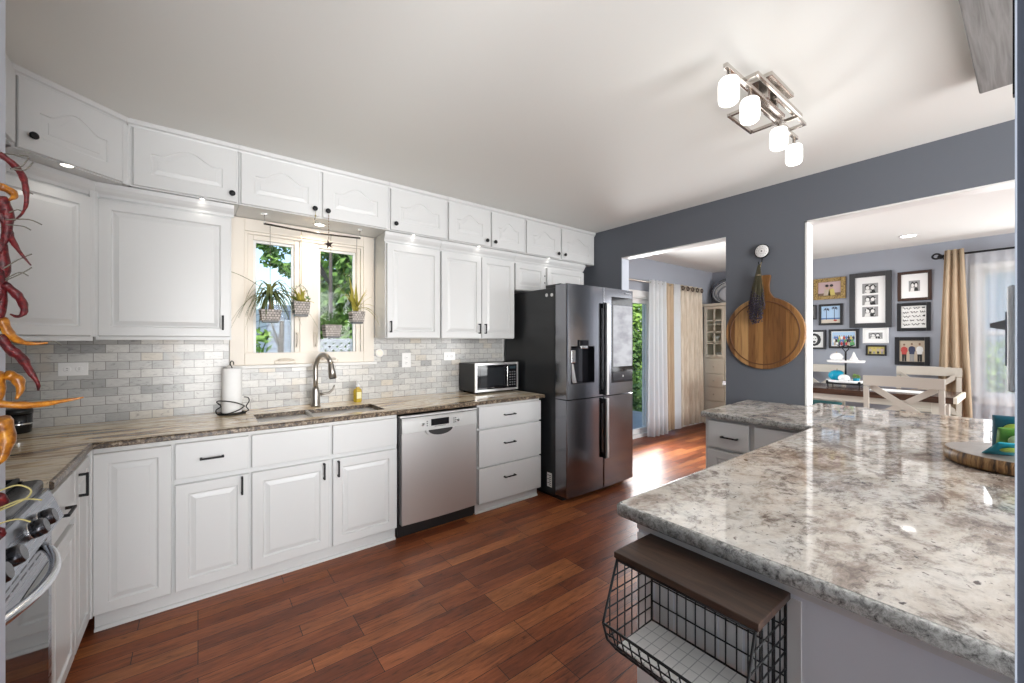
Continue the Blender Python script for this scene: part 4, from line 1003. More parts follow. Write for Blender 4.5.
# ------------------------------------------------------------------ hanging rod, plants, ornaments
YR = 3.16; ZR = 2.175
rod = thing('hanging_rod', 'dark iron rod on two small hooks hanging across the window', 'rod', (.66, YR, ZR))
MB().tube([(.348, YR, ZR), (.52, YR, ZR-.008), (.66, YR, ZR-.011), (.82, YR, ZR-.006), (.982, YR, ZR)], .0065, 8).build('bar', mat('iron', (.07, .06, .05), .5, .6), rod, True)
for hx in (.352, .978):
    MB().tube([(hx, YR, ZR-.004), (hx, YR-.012, ZR+.01), (hx, YR, ZR+.03), (hx, YR, ZTB-.004)], .003, 6).box(hx-.018, hx+.018, YR-.008, YR+.008, ZTB-.005, ZTB-.0005).build('hook', M_CHROME, rod, True)
def leaf_blade(mb, p0, d, L, w, droop, n=8):
    """arching strap leaf from p0 in horizontal direction d"""
    d = Vector(d); side = Vector((-d.y, d.x, 0)).normalized(); pts = []
    for i in range(n+1):
        s_ = i/n; el = d.z
        pts.append(Vector(p0)+Vector((d.x, d.y, 0))*L*s_+Vector((0, 0, L*(el*s_-droop*s_*s_))))
    for i in range(n):
        a, b = pts[i], pts[i+1]; wa = w*(1-(i/n)**2.2)*(.6+.4*min(1, i/2)); wb = w*(1-((i+1)/n)**2.2)
        up = Vector((0, 0, w*.25))
        mb.poly([a-side*wa+up, a, b, b-side*wb+up], True); mb.poly([a, a+side*wa+up, b+side*wb+up, b], True)
def pot(t_, x, y, z, w, h, taper=.85):
    mb = MB(); hw = w/2; mb.loft([[(x-hw*taper, y-hw*taper, z), (x+hw*taper, y-hw*taper, z), (x+hw*taper, y+hw*taper, z), (x-hw*taper, y+hw*taper, z)], [(x-hw, y-hw, z+h), (x+hw, y-hw, z+h), (x+hw, y+hw, z+h), (x-hw, y+hw, z+h)], [(x-hw*.9, y-hw*.9, z+h), (x+hw*.9, y-hw*.9, z+h), (x+hw*.9, y+hw*.9, z+h), (x-hw*.9, y+hw*.9, z+h)], [(x-hw*.88, y-hw*.88, z+h-.012), (x+hw*.88, y-hw*.88, z+h-.012), (x+hw*.88, y+hw*.88, z+h-.012), (x-hw*.88, y+hw*.88, z+h-.012)]], smooth=False)
    mb.build('pot', M_POT, t_, True)
    MB().box(x-hw*.75, x+hw*.75, y-hw*.75, y+hw*.75, z-.014, z).build('base', M_BLKPL, t_, True)
GP = 'potted plants hanging in the kitchen window'
def hang_line(t_, x, y, z0, z1, m, r=.0016): MB().tube([(x, y, z0), (x, y, z1)], r, 6).build('cord', m, t_, True)
R1 = random.Random(3)
# 1: big spider-like dracaena
t1 = thing('hanging_plant', 'large spiky striped-leaf plant in grey basket pot, left pane of the window', 'plant', (.385, YR, 1.52), 0, GP)
pot(t1, .385, YR, 1.527, .122, .072); hang_line(t1, .385, YR, 1.60, ZR-.004, M_STEM)
MB().tube([(.385, YR, 1.59), (.39, YR, 1.66), (.385, YR, 1.74)], [.012, .010, .006], 8).build('stem', mat('brown_cane', (.22, .15, .07), .8), t1, True)
mb = MB()
for k in range(60):
    a = R1.uniform(0, 2*PI); el = R1.uniform(.5, 2.0); L = R1.uniform(.13, .23)
    zz = R1.uniform(1.64, 1.73); sp = R1.uniform(.75, 1.0)
    leaf_blade(mb, (.388, YR, zz), (math.cos(a)*sp, math.sin(a)*sp*.40, el), L, .0115, el*.75+R1.uniform(.6, 1.2))
for a, el, L, dr_ in ((PI*1.0, .9, .26, .35), (.15, .9, .24, 1.5), (-.2, .5, .30, 1.25), (PI*.93, .35, .27, 1.4), (PI*1.1, .6, .25, 1.7)):
    leaf_blade(mb, (.388, YR, 1.70), (math.cos(a), math.sin(a)*.4, el), L, .0095, dr_)
mb.build('leaf', M_SPIDER, t1, True)
# 2: small plant with trailing leaves
t2 = thing('hanging_plant', 'small bushy yellow-green plant in basket pot in front of the centre mullion', 'plant', (.572, YR, 1.57), 0, GP)
pot(t2, .572, YR, 1.575, .104, .088); hang_line(t2, .575, YR, 1.79, ZR-.012, mat('brass_chain', (.45, .35, .15), .4, .8))
MB().tube([(.572+.050*math.cos(a*PI/10), YR, 1.665+.115*math.sin(a*PI/10)) for a in range(11)], .002, 6).build('handle', M_STEM, t2, True)
mb = MB()
for k in range(26): a = R1.uniform(0, 2*PI); leaf_blade(mb, (.572+R1.uniform(-.02, .02), YR, 1.65), (math.cos(a), math.sin(a)*.6, R1.uniform(.6, 2.6)), R1.uniform(.055, .085), .013, R1.uniform(.3, 1.4), 5)
mb.build('leaf', M_YLEAF, t2, True)
mb = MB(); 
for a in range(1, 10):
    c = (.572+.052*math.cos(a*PI/10), YR, 1.665+.115*math.sin(a*PI/10)); foliage(mb, c, .016, 4, .008, rnd=R1)
foliage(mb, (.54, YR, 1.67), .03, 20, .012, rnd=R1); foliage(mb, (.61, YR, 1.68), .025, 20, .012, rnd=R1)
mb.build('small_leaf', M_DLEAF, t2, True)
# 3: small dark plant
t3 = thing('hanging_plant', 'small dark-leaved plant in basket pot low in the right pane', 'plant', (.775, YR, 1.42), 0, GP)
pot(t3, .775, YR, 1.425, .115, .082); hang_line(t3, .770, YR, 1.50, ZR-.012, M_STEM)
mb = MB()
for k in range(16):
    a = R1.uniform(0, 2*PI); leaf_blade(mb, (.775, YR, 1.50), (math.cos(a), math.sin(a)*.6, R1.uniform(.6, 2.2)), R1.uniform(.05, .09), .009, R1.uniform(.2, 1.2), 5)
foliage(mb, (.755, YR, 1.55), .05, 60, .017, rnd=R1); foliage(mb, (.81, YR, 1.545), .035, 24, .013, rnd=R1)
mb.build('leaf', M_DLEAF, t3, True)
# 4: yellow spiky plant
t4 = thing('hanging_plant', 'spiky yellow-green plant in basket pot at the right edge of the window', 'plant', (.955, YR, 1.53), 0, GP)
pot(t4, .955, YR, 1.535, .098, .078); hang_line(t4, .955, YR, 1.62, ZR-.002, M_STEM)
mb = MB()
for k in range(16):
    a = R1.uniform(0, 2*PI); leaf_blade(mb, (.95+R1.uniform(-.02, .02), YR, 1.61), (math.cos(a), math.sin(a)*.5, R1.uniform(1.4, 3.0)), R1.uniform(.08, .13), .0105, R1.uniform(.0, .9), 6)
for a, el, L, dr_ in ((.0, .9, .16, 1.2), (.25, .7, .19, 1.3), (PI, 1.5, .14, .2), (.1, 1.2, .13, .9), (-.4, 1.0, .13, 1.2), (-.1, 1.6, .11, .6)):
    leaf_blade(mb, (.955, YR, 1.62), (math.cos(a), math.sin(a)*.4, el), L, .008, dr_)
mb.build('leaf', M_YLEAF, t4, True)
# star and crystal hanging on the knobs
yk = YT-.028
st = thing('star_ornament', 'small dark star hanging on beads from a knob over the window', 'ornament', (.713, yk, 2.06))
pts = []
for k in range(10):
    a = PI/2+k*PI/5+.25; r = .034 if k % 2 == 0 else .013; pts.append((.713+r*math.cos(a), 2.055+r*math.sin(a)))
mb = MB(); c0_ = [(p[0], yk-.004, p[1]) for p in pts]
fr_ = mb.bm.verts.new((.713, yk-.014, 2.055)); bk_ = mb.bm.verts.new((.713, yk+.002, 2.055)); vs = [mb.bm.verts.new(p) for p in c0_]
for i in range(10): mb.bm.faces.new((vs[i], vs[(i+1) % 10], fr_)); mb.bm.faces.new((vs[(i+1) % 10], vs[i], bk_))
mb.build('star', mat('rusty_iron', (.06, .04, .035), .6, .4), st, True)
MB().tube([(.713, yk-.004, 2.086), (.713, yk-.003, 2.268)], .0012, 6).build('string', M_STEM, st, True)
mb = MB()
for k in range(9): mb.ball((.713, yk-.003, 2.10+k*.019), .0042, seg=8)
mb.build('bead', mat('wood_beads', (.30, .18, .10), .5), st, True)
cr = thing('crystal_ornament', 'clear crystal heart hanging from a knob in front of the window light', 'ornament', (.629, yk, 2.20))
M_CRY = mat('crystal', (.9, .88, .80), .03, trans=.85)
hp = [(16*math.sin(a)**3, 13*math.cos(a)-5*math.cos(2*a)-2*math.cos(3*a)-math.cos(4*a)) for a in [2*PI*k/24 for k in range(24)]]
MB().loft([[(.629+p[0]*.0006*s_, yk+o_, 2.205+p[1]*.0013*s_) for p in hp] for s_, o_ in ((.3, -.012), (.8, -.008), (1, -.001), (.8, .006), (.3, .010))]).build('heart', M_CRY, cr, True)
MB().tube([(.629, yk-.003, 2.22), (.629, yk-.003, 2.268)], .0015, 6).ball((.629, yk-.003, 2.238), .006, seg=8).build('string', M_STEMY, cr, True)

# ------------------------------------------------------------------ grey wall: board, lavender, clock-like hook
bdx = XG-.022
cb = thing('serving_board', 'large round acacia serving board with handle hung on the grey wall', 'cutting board', (XG, 1.308, 1.45))
n = 48; R_b = .283; lp = []
pts = []
for k in range(n+1):
    a = PI/2+.27+(2*PI-.54)*k/n; pts.append((1.308+R_b*math.cos(a), 1.452+R_b*math.sin(a)))
neck = [(1.308+.060, 1.745), (1.308+.044, 1.775), (1.308+.040, 1.83), (1.308+.052, 1.895), (1.308+.045, 1.905), (1.308-.045, 1.905), (1.308-.052, 1.895), (1.308-.040, 1.83), (1.308-.044, 1.775), (1.308-.060, 1.745)]
outl = pts+neck
def ins(p, s_): return (1.308+(p[0]-1.308)*s_, 1.452+(p[1]-1.452)*s_)
MB().loft([[(XG-.002, *p) for p in outl], [(XG-.019, *p) for p in outl], [(XG-.022, *ins(p, .985)) for p in outl]], smooth=False).build('board', M_ACACIA, cb, True)
MB().tube([(XG-.0225, 1.308+.247*math.cos(2*PI*k/60), 1.452+.247*math.sin(2*PI*k/60)) for k in range(60)], .004, 6, closed=True).build('juice_groove', mat('dark_groove', (.12, .05, .02), .6), cb, True)
lv = thing('dried_lavender', 'bundle of dried lavender hanging head-down over the serving board', 'dried flowers', (XG-.06, 1.335, 1.95))
R2 = random.Random(5); mb = MB(); mf = MB()
for k in range(90):
    a = R2.uniform(0, 2*PI); s_ = math.sqrt(R2.random()); L = R2.uniform(.30, .42)
    top = (XG-.055+.008*s_*math.cos(a), 1.325+.008*s_*math.sin(a), 1.93+R2.uniform(-.02, .06))
    bot = (XG-.062+.030*s_*math.cos(a), 1.338+.062*s_*math.sin(a), 1.93-L+.06*s_*s_)
    mid = tuple((top[i]+bot[i])/2 for i in range(3)); mid = (mid[0], mid[1]+.007*math.sin(a), mid[2])
    mb.tube([top, mid, bot], [.0013, .0014, .0012], 4)
    for q in range(6):
        f = 1-q*.07; c = tuple(top[i]+(bot[i]-top[i])*f for i in range(3)); mf.ball((c[0]+R2.uniform(-.003, .003), c[1]+R2.uniform(-.003, .003), c[2]), .0045, (1, 1, 1.5), 6)
mb.build('stem', mat('dry_lavender_stem', (.09, .08, .045), .9), lv, True)
mf.build('flower', mat('faded_lavender_flower', (.045, .035, .06), .9), lv, True)
MB().tube([(XG-.055+.012*math.cos(a*PI/8), 1.325+.012*math.sin(a*PI/8), 1.905) for a in range(16)], .003, 6, closed=True).tube([(XG-.05, 1.325, 1.91), (XG-.02, 1.32, 2.01)], .002, 6).build('tie', mat('twine', (.45, .36, .22), .9), lv, True)
hk = thing('wall_hook', 'round white patterned enamel wall hook above the serving board', 'hook', (XG, 1.313, 2.10))
MB().lathe([(.052, 0), (.055, -.004), (.055, -.010), (.050, -.013)], (XG-.018, 1.313, 2.095), 'x', 28).tube([(XG-.001, 1.313, 2.095), (XG-.02, 1.313, 2.095)], .010, 10).tube([(XG-.02, 1.313, 2.045), (XG-.012, 1.32, 2.01), (XG-.03, 1.325, 1.985), (XG-.055, 1.325, 1.995), (XG-.06, 1.325, 2.01)], .004, 8).build('back', M_BLACK, hk, True)
mb = MB().use(M_GLOSSW).lathe([(.049, -.0125), (.046, -.015), (.001, -.016)], (XG-.018, 1.313, 2.095), 'x', 28).use(mat('enamel_dots', (.12, .12, .13), .4))
for k in range(12):
    for r in (.022, .037): mb.ball((XG-.0345, 1.313+r*math.cos(k*PI/6+r*20), 2.095+r*math.sin(k*PI/6+r*20)), .0022, seg=6)
mb.ball((XG-.0345, 1.313, 2.095), .006, seg=8).build('face', None, hk, True)

# ------------------------------------------------------------------ chili ristra on the left wall end (wall end at x=-.215)
ri = thing('chili_ristra', 'string of dried red and yellow chilies hanging on the wall end at left', 'dried chilies', (-.20, .83, 1.9))
MB().tube([(-.2105, .838, 2.2), (-.2105, .838, 1.6), (-.2105, .838, 1.1)], .003, 6).build('string', M_STEMY, ri, True)
# every chili: points (sideways offset from the string, height) in metres on the wall end's corner, radius
def chili(pts, r, m, depth=.83, stem=None):
    n = len(pts); P_ = []
    # smooth the polyline
    Q = [Vector((p[0], depth+.006*math.sin(i*1.3), p[1])) for i, p in enumerate(pts)]
    for i in range(n-1):
        p0 = Q[max(i-1, 0)]; p1 = Q[i]; p2 = Q[i+1]; p3 = Q[min(i+2, n-1)]
        for s_ in (0, .33, .66):
            P_.append(.5*((2*p1)+(-p0+p2)*s_+(2*p0-5*p1+4*p2-p3)*s_*s_+(-p0+3*p1-3*p2+p3)*s_**3))
    P_.append(Q[-1]); N = len(P_)
    rs = [r*(.55+.45*math.sin(PI*min(1, .25+i/N)))*(1-.75*(i/N)**3)*(1+.12*math.sin(i*2.1)) for i in range(N)]
    MB().tube(P_, rs, 9, flat=.8).build('chili', m, ri, True)
CH = [([(-.206, 1.632), (-.196, 1.624), (-.187, 1.610), (-.182, 1.592), (-.181, 1.572), (-.186, 1.558), (-.194, 1.548)], .0050, M_RED),
      ([(-.206, 1.590), (-.197, 1.586), (-.193, 1.580), (-.196, 1.572)], .0062, M_YEL),
      ([(-.206, 1.575), (-.202, 1.56), (-.200, 1.53), (-.205, 1.50)], .0085, M_RED),
      ([(-.205, 1.556), (-.200, 1.536), (-.195, 1.520), (-.186, 1.503), (-.177, 1.488)], .0050, M_RED),
      ([(-.206, 1.52), (-.203, 1.49), (-.204, 1.46), (-.207, 1.43)], .0080, M_RED),
      ([(-.202, 1.462), (-.194, 1.452), (-.187, 1.440), (-.183, 1.426), (-.188, 1.419), (-.196, 1.422)], .0062, M_RED),
      ([(-.207, 1.48), (-.205, 1.44), (-.207, 1.40)], .0080, M_RED),
      ([(-.203, 1.416), (-.200, 1.400), (-.193, 1.390), (-.180, 1.3835), (-.162, 1.384)], .0068, M_YEL),
      ([(-.206, 1.394), (-.197, 1.375), (-.187, 1.364), (-.179, 1.348), (-.171, 1.330), (-.172, 1.320)], .0072, M_RED),
      ([(-.200, 1.343), (-.192, 1.336), (-.188, 1.322), (-.190, 1.310)], .0080, M_YEL),
      ([(-.208, 1.305), (-.192, 1.301), (-.170, 1.300), (-.145, 1.304), (-.128, 1.307)], .0062, M_YEL),
      ([(-.207, 1.345), (-.206, 1.325), (-.207, 1.30)], .0075, M_YEL),
      ([(-.204, 1.285), (-.201, 1.262), (-.203, 1.236), (-.207, 1.225)], .0115, M_YEL),
      ([(-.207, 1.185), (-.203, 1.174), (-.206, 1.165)], .0065, M_RED),
      ([(-.207, 1.14), (-.205, 1.132), (-.207, 1.125)], .0055, M_RED)]
for pts, r, m in CH: chili(pts, r, m)
mb = MB()
ST = [[(-.206, 1.632), (-.19, 1.634), (-.180, 1.635)], [(-.196, 1.614), (-.186, 1.620), (-.180, 1.633)], [(-.196, 1.614), (-.183, 1.616), (-.176, 1.628)], [(-.186, 1.588), (-.181, 1.587), (-.176, 1.585)],
      [(-.197, 1.556), (-.19, 1.561), (-.186, 1.560)], [(-.200, 1.546), (-.18, 1.550), (-.168, 1.545)], [(-.200, 1.540), (-.185, 1.540), (-.178, 1.536)],
      [(-.203, 1.480), (-.19, 1.494), (-.177, 1.504)], [(-.200, 1.466), (-.185, 1.478), (-.177, 1.486)], [(-.200, 1.468), (-.188, 1.478), (-.180, 1.474)], [(-.165, 1.384), (-.157, 1.386), (-.150, 1.381)]]
for s_ in ST: MB().tube(smooth([(p[0], .829, p[1]) for p in s_]), .0008, 5).build('stem', M_STEM, ri, True)
for s_ in ([(-.207, 1.19), (-.19, 1.195), (-.178, 1.186), (-.183, 1.175), (-.205, 1.165)], [(-.206, 1.168), (-.185, 1.175), (-.168, 1.170)], [(-.206, 1.148), (-.19, 1.150), (-.178, 1.143)]): MB().tube(smooth([(p[0], .829, p[1]) for p in s_]), .0011, 5).build('loop_stem', M_STEMY, ri, True)

# ------------------------------------------------------------------ dining room
def curtain(mb, p0, p1, z0, z1, folds, amp, n=None, flare=1.0, thick=.004, ph=0, topscale=1.0):
    """hanging cloth from p0 to p1 (x,y); folds become deeper downwards"""
    n = n or folds*10; P0, P1 = Vector(p0), Vector(p1); d = P1-P0; L = d.length; d.normalize(); nrm = Vector((-d.y, d.x))
    rows = []
    for j in range(9):
        t_ = j/8; z = z1+(z0-z1)*t_; row = []
        for i in range(n+1):
            s_ = i/n; a = amp*(.7+.5*t_)*math.sin(2*PI*folds*s_+ph+.6*math.sin(3*s_+2*t_))
            w_ = s_*L*(topscale+(1-topscale)*t_) if topscale != 1 else s_*L
            w_ = L/2+(w_-L/2)*(1+(flare-1)*t_)
            q = P0+d*w_+nrm*a; row.append((q.x, q.y, z))
        rows.append(row)
    mb.loft(rows, close=False, caps=False)
    return mb
def solid(o, th=.004):
    md = o.modifiers.new('cloth', 'SOLIDIFY'); md.thickness = th
    return o
YC = 3.385
cr1 = thing('curtain_rod', 'slim grey curtain rod over the patio door', 'curtain rod', (5.4, YC, 2.235))
MB().tube([(4.4, YC, 2.235), (6.58, YC, 2.235)], .012, 10).build('rod', M_NICKEL, cr1, True)
mb = MB()
for x in (4.45, 6.555): mb.tube([(x, YC, 2.235), (x, YW2-.001, 2.235)], .008, 8)
mb.build('bracket', M_NICKEL, cr1, True)
c_ = thing('curtain', 'plain white curtain panel hanging at the patio door', 'curtain', (5.1, YC, 2.2))
mb = MB(); curtain(mb, (5.10, YC-.02), (5.50, YC-.02), .02, 2.27, 4, .035, flare=1.06); solid(mb.build('cloth', M_WHCURT, c_, True), .003)
c_ = thing('curtain', 'brown beige curtain edge bunched beside the white patio panel', 'curtain', (5.5, YC, 2.2))
mb = MB(); curtain(mb, (5.50, YC-.01), (5.72, YC-.01), .05, 2.26, 2, .03); solid(mb.build('cloth', M_TAN, c_, True), .003)
c_ = thing('curtain', 'narrow white lining strip between the two beige patio curtains', 'curtain', (5.58, YC, 2.2))
mb = MB(); curtain(mb, (5.70, YC-.035), (5.88, YC-.035), .05, 2.26, 1, .012, flare=1.1); solid(mb.build('cloth', M_WHCURT, c_, True), .003)
c_ = thing('curtain', 'wide beige patterned grommet curtain at the right of the patio door', 'curtain', (6.0, YC, 2.2))
mb = MB(); curtain(mb, (5.88, YC), (6.60, YC), .06, 2.27, 5, .036, flare=1.04); solid(mb.build('cloth', M_BEIGE, c_, True), .003)
for k in range(5):
    x = 5.95+k*.145
    MB().tube([(x+.030*math.cos(a*PI/8), YC-.040, 2.215+.030*math.sin(a*PI/8)) for a in range(16)], .008, 8, closed=True).build('grommet', mat('bronze_grommet', (.10, .07, .05), .35, .7), c_, True)
# hutch with platters
XH = 6.78
ht = thing('hutch', 'cream painted hutch with glass panes and small drawers in the dining corner', 'hutch', (XH, 3.0, 0))
HY0, HY1, HZ = 2.74, 3.462, 2.02
mb = MB().box(XH+.02, 7.18, HY0+.01, HY0+.03, .08, HZ-.04).box(XH+.02, 7.18, HY1-.03, HY1-.01, .08, HZ-.04).box(7.16, 7.18, HY0+.03, HY1-.03, .08, HZ-.04).box(XH+.02, 7.18, HY0+.01, HY1-.01, .0, .08).box(XH+.02, 7.16, HY0+.03, HY1-.03, .08, 1.10)
for z in (1.10, 1.38, 1.66): mb.box(XH+.03, 7.16, HY0+.03, HY1-.03, z, z+.018)
mb.build('body', M_CREAM, ht, True)
MB().box(XH-.02, 7.18, HY0-.015, HY1+.015, HZ-.045, HZ, .008).build('top', M_CREAM, ht, True)
ym = (HY0+HY1)/2
def hdoor(a, b, nm):
    mb = MB(); w = .045
    z0, z1 = 1.12, 1.97
    mb.box(XH, XH+.02, a, a+w, z0, z1, .002).box(XH, XH+.02, b-w, b, z0, z1, .002).box(XH, XH+.02, a+w, b-w, z0, z0+w, .002).box(XH, XH+.02, a+w, b-w, z1-w, z1, .002)
    mb.box(XH+.003, XH+.017, (a+b)/2-.010, (a+b)/2+.010, z0+w, z1-w)
    for k in range(1, 4): z = z0+w+(z1-z0-2*w)*k/4; mb.box(XH+.003, XH+.017, a+w, b-w, z-.010, z+.010)
    o = mb.build(nm, M_CREAM, ht, True)
    MB().box(XH+.009, XH+.011, a+w-.004, b-w+.004, z0+w-.004, z1-w+.004).build('pane', M_GLASS, ht, True)
hdoor(HY0+.03, ym-.002, 'door'); hdoor(ym+.002, HY1-.03, 'door')
for a, b in ((HY0+.03, ym-.004), (ym+.004, HY1-.03)):
    for z0, z1 in ((.86, 1.08), (.63, .845), (.40, .615), (.10, .385)):
        d_ = MB().box(XH, XH+.02, a, b, z0, z1, .004).build('drawer', M_CREAM, ht, True)
        kk = MB().lathe([(.006, 0), (.006, -.012), (.013, -.018), (.010, -.026), (.002, -.028)], (0, 0, 0), 'x', 12).build('knob', mat('beige_knob', (.55, .48, .38), .4), d_)
        kk.location = (0-ht.location.x+XH, (a+b)/2-ht.location.y, (z0+z1)/2)
for z, ys in ((1.118, (2.90, 3.26)), (1.398, (2.90, 3.16, 3.32)), (1.678, (2.92, 3.28))):
    for k, y in enumerate(ys):
        b_ = MB().lathe([(.025, 0), (.03, .004), (.055, .05), (.062, .08), (.058, .08), (.05, .05), (.01, .012)], (6.96, y, z), 'z', 16).build('bowl', M_GLOSSW)
        tag(b_, 'white bowl behind the hutch panes', 'bowl', 'white bowls in the hutch')
for k, (rr, xx, lab, mm, yy) in enumerate(((.27, 7.10, 'large dark-rimmed round platter leaning on the hutch', mat('pewter', (.28, .28, .29), .2, .9), 3.02), (.235, 7.04, 'middle white and pewter platter leaning on the hutch', M_GLOSSW, 3.00), (.19, 6.98, 'front silver round platter leaning on the hutch', mat('silver_plate', (.75, .75, .76), .25, .6), 2.96))):
    t_ = thing('platter', lab, 'platter', (xx, yy+.10, HZ), 0)
    MB().lathe([(rr, .0), (rr, -.012), (rr*.93, -.016), (rr*.70, -.004), (.001, -.004)], (0, 0, rr*.93), 'x', 40).xf(Matrix.Translation((0, 0, .006)) @ Matrix.Scale(1.35, 4, (0, 1, 0)) @ Matrix.Scale(.86, 4, (0, 0, 1)) @ Matrix.Rotation(.08, 4, 'Y')).build('dish', mm, t_)
    MB().lathe([(rr*.93, -.0165), (rr*.90, -.018), (rr*.87, -.0155)], (0, 0, rr*.93), 'x', 40, caps=False).xf(Matrix.Translation((0, 0, .006)) @ Matrix.Scale(1.35, 4, (0, 1, 0)) @ Matrix.Scale(.86, 4, (0, 0, 1)) @ Matrix.Rotation(.08, 4, 'Y')).build('rim', mat('pewter', (.28, .28, .29), .2, .9), t_)
# table
TZ = .823
tb = thing('dining_table', 'long counter-height dining table with thick dark brown top and pale legs', 'table', (6.4, 1.6, 0))
MB().box(5.95, 6.72, .50, 2.75, TZ-.065, TZ, .004).build('tabletop', M_TABLEW, tb, True)
MB().box(5.94, 6.73, .470, .499, TZ-.060, TZ, .004).build('end_board', M_CREAM, tb, True)
MB().box(6.03, 6.64, .60, 2.65, TZ-.14, TZ-.066).build('apron', M_CHAIR, tb, True)
for x in (6.02, 6.58):
    for y in (.58, 2.6): MB().box(x, x+.08, y, y+.08, 0, TZ-.066, .006).build('leg', M_CHAIR, tb, True)
def chair(label, x, y, w, ztop, face, cushion=None):
    """cross-back counter chair; back rest plane at x, seat extends towards face (+1: +x)"""
    t_ = thing('dining_chair', label, 'chair', (x, y, 0), 0 if face > 0 else PI, 'cross-back dining chairs')
    SZ = .52; h = w/2
    MB().box(.02, .44, -h, h, SZ-.03, SZ, .008).build('seat', M_CHAIR, t_)
    for s_ in (-1, 1):
        MB().loft([[(a-.02, s_*h-.022*s_-.02+.0, z), (a+.02, s_*h-.022*s_-.02, z), (a+.02, s_*h-.022*s_+.02, z), (a-.02, s_*h-.022*s_+.02, z)] for a, z in ((-.05, 0), (0, SZ-.1), (0, SZ), (-.03, ztop-.11))], smooth=False).build('leg', M_CHAIR, t_)
        MB().box(.38, .42, s_*(h-.03)-.02, s_*(h-.03)+.02, 0, SZ-.03, .004).build('leg', M_CHAIR, t_)
    mb = MB()
    mb.loft([[(-.045-.02*math.sin(PI*k/10)+o_[0], -h+w*k/10, ztop+o_[1]+.006*math.sin(PI*k/10)) for o_ in ((-.013, 0), (.013, 0), (.022, -.105), (-.002, -.105))] for k in range(11)], smooth=False)
    mb.build('top_rail', M_CHAIR, t_)
    mb = MB()
    for s_ in (-1, 1):
        a = Vector((-.025, -s_*(h-.05), ztop-.10)); b = Vector((.0, s_*(h-.05), SZ+.04))
        mb.loft([[(p.x-.008+.017*(s_ > 0), p.y, p.z-.036), (p.x+.008+.017*(s_ > 0), p.y, p.z-.036), (p.x+.008+.017*(s_ > 0), p.y, p.z+.036), (p.x-.008+.017*(s_ > 0), p.y, p.z+.036)] for p in (a, b)], smooth=False)
    mb.build('cross_back', M_CHAIR, t_)
    MB().box(-.005, .02, -h+.03, h-.03, SZ+.01, SZ+.05, .003).build('lower_rail', M_CHAIR, t_)
    mb = MB(); mb.box(-.02, .40, -h+.015, -h+.04, .25, .28).box(-.02, .40, h-.04, h-.015, .25, .28).box(.39, .415, -h+.03, h-.03, .20, .23); mb.build('stretcher', M_CHAIR, t_)
    if cushion: MB().box(.03, .43, -h+.02, h-.02, SZ, SZ+.035, .015).build('cushion', cushion, t_)
    return t_
chair('cross-back white chair on the near side of the dining table', 5.66, .825, .60, 1.025, 1)
chair('white chair on the far side of the table under the framed people photo', 6.99, .80, .56, 1.075, -1)
chair('white chair with teal cushion on the far side, left behind the tiered tray', 6.99, 1.87, .56, 1.055, -1, M_TEAL)
# tiered tray and its contents
tx, ty = 6.42, 1.455
tt = thing('tiered_tray', 'two-tier white tray on a black stand in the middle of the dining table', 'tray', (tx, ty, TZ))
MB().box(-.12, .12, -.17, .17, .03, .045, .002).box(-.11, -.10, -.16, -.15, 0, .03).box(.10, .11, -.16, -.15, 0, .03).box(-.11, -.10, .15, .16, 0, .03).box(.10, .11, .15, .16, 0, .03).box(-.125, -.12, -.17, .17, .03, .075).build('stand', M_BLACK, tt)
MB().lathe([(.15, .05), (.19, .055), (.195, .085), (.188, .085), (.18, .062), (.001, .060)], (0, 0, 0), 'z', 30).build('lower_tier', M_GLOSSW, tt)
MB().lathe([(.16, .300), (.185, .302), (.19, .330), (.184, .330), (.175, .308), (.001, .307)], (0, 0, 0), 'z', 30).build('upper_tier', M_GLOSSW, tt)
MB().lathe([(.010, .045), (.010, .43)], (0, 0, 0), 'z', 10).tube([(0, .0, .43), (0, -.03, .47), (0, -.022, .505), (0, 0, .49), (0, .022, .505), (0, .03, .47), (0, 0, .43)], .006, 6).tube([(0, -.09, .520), (0, -.04, .505), (0, 0, .515), (0, .05, .50), (0, .09, .522)], .006, 6).build('post', M_BLACK, tt)
def pumpkin(label, c, r, m):
    t_ = thing('decorative_pumpkin', label, 'ornament', c)
    mb = MB(); loops = []
    for j in range(1, 9):
        a = PI*j/9; loops.append([(r*math.sin(a)*(1-.10*abs(math.cos(4*b)))*math.cos(b), r*math.sin(a)*(1-.10*abs(math.cos(4*b)))*math.sin(b), r*.8-r*.8*math.cos(a)) for b in [2*PI*k/32 for k in range(32)]])
    mb.loft(loops); mb.build('gourd', m, t_)
    MB().tube([(0, 0, r*1.5), (.004, 0, r*1.8)], [.006, .004], 6).build('stem', mat('gourd_stem', (.35, .28, .15), .8), t_)
M_BLUEP = mat('turquoise_paint', (.0, .30, .46), .35)
pumpkin('turquoise gourd on the lower tray tier', (tx-.01, ty+.085, TZ+.062), .088, M_BLUEP)
pumpkin('white gourd in front on the lower tray tier', (tx-.115, ty-.01, TZ+.062), .060, M_GLOSSW)
pumpkin('white gourd on the upper tray tier, left of the post', (tx, ty+.09, TZ+.310), .070, M_GLOSSW)
t_ = thing('cone_ornament', 'white cone ornament on the upper tray tier, right of the post', 'ornament', (tx, ty-.08, TZ+.310))
MB().lathe([(.055, 0), (.052, .012), (.020, .075), (.006, .12), (.001, .125)], (0, 0, 0), 'z', 16).build('cone', M_GLOSSW, t_)
t_ = thing('small_plant', 'tiny green plant in a turquoise cup on the lower tray tier', 'plant', (tx-.03, ty-.11, TZ+.062))
MB().lathe([(.026, 0), (.034, .05), (.030, .05), (.001, .045)], (0, 0, 0), 'z', 14).build('cup', M_BLUEP, t_)
mb = MB(); foliage(mb, (0, 0, .07), .035, 60, .014, rnd=R1); mb.build('leaf', M_LEAFB, t_)
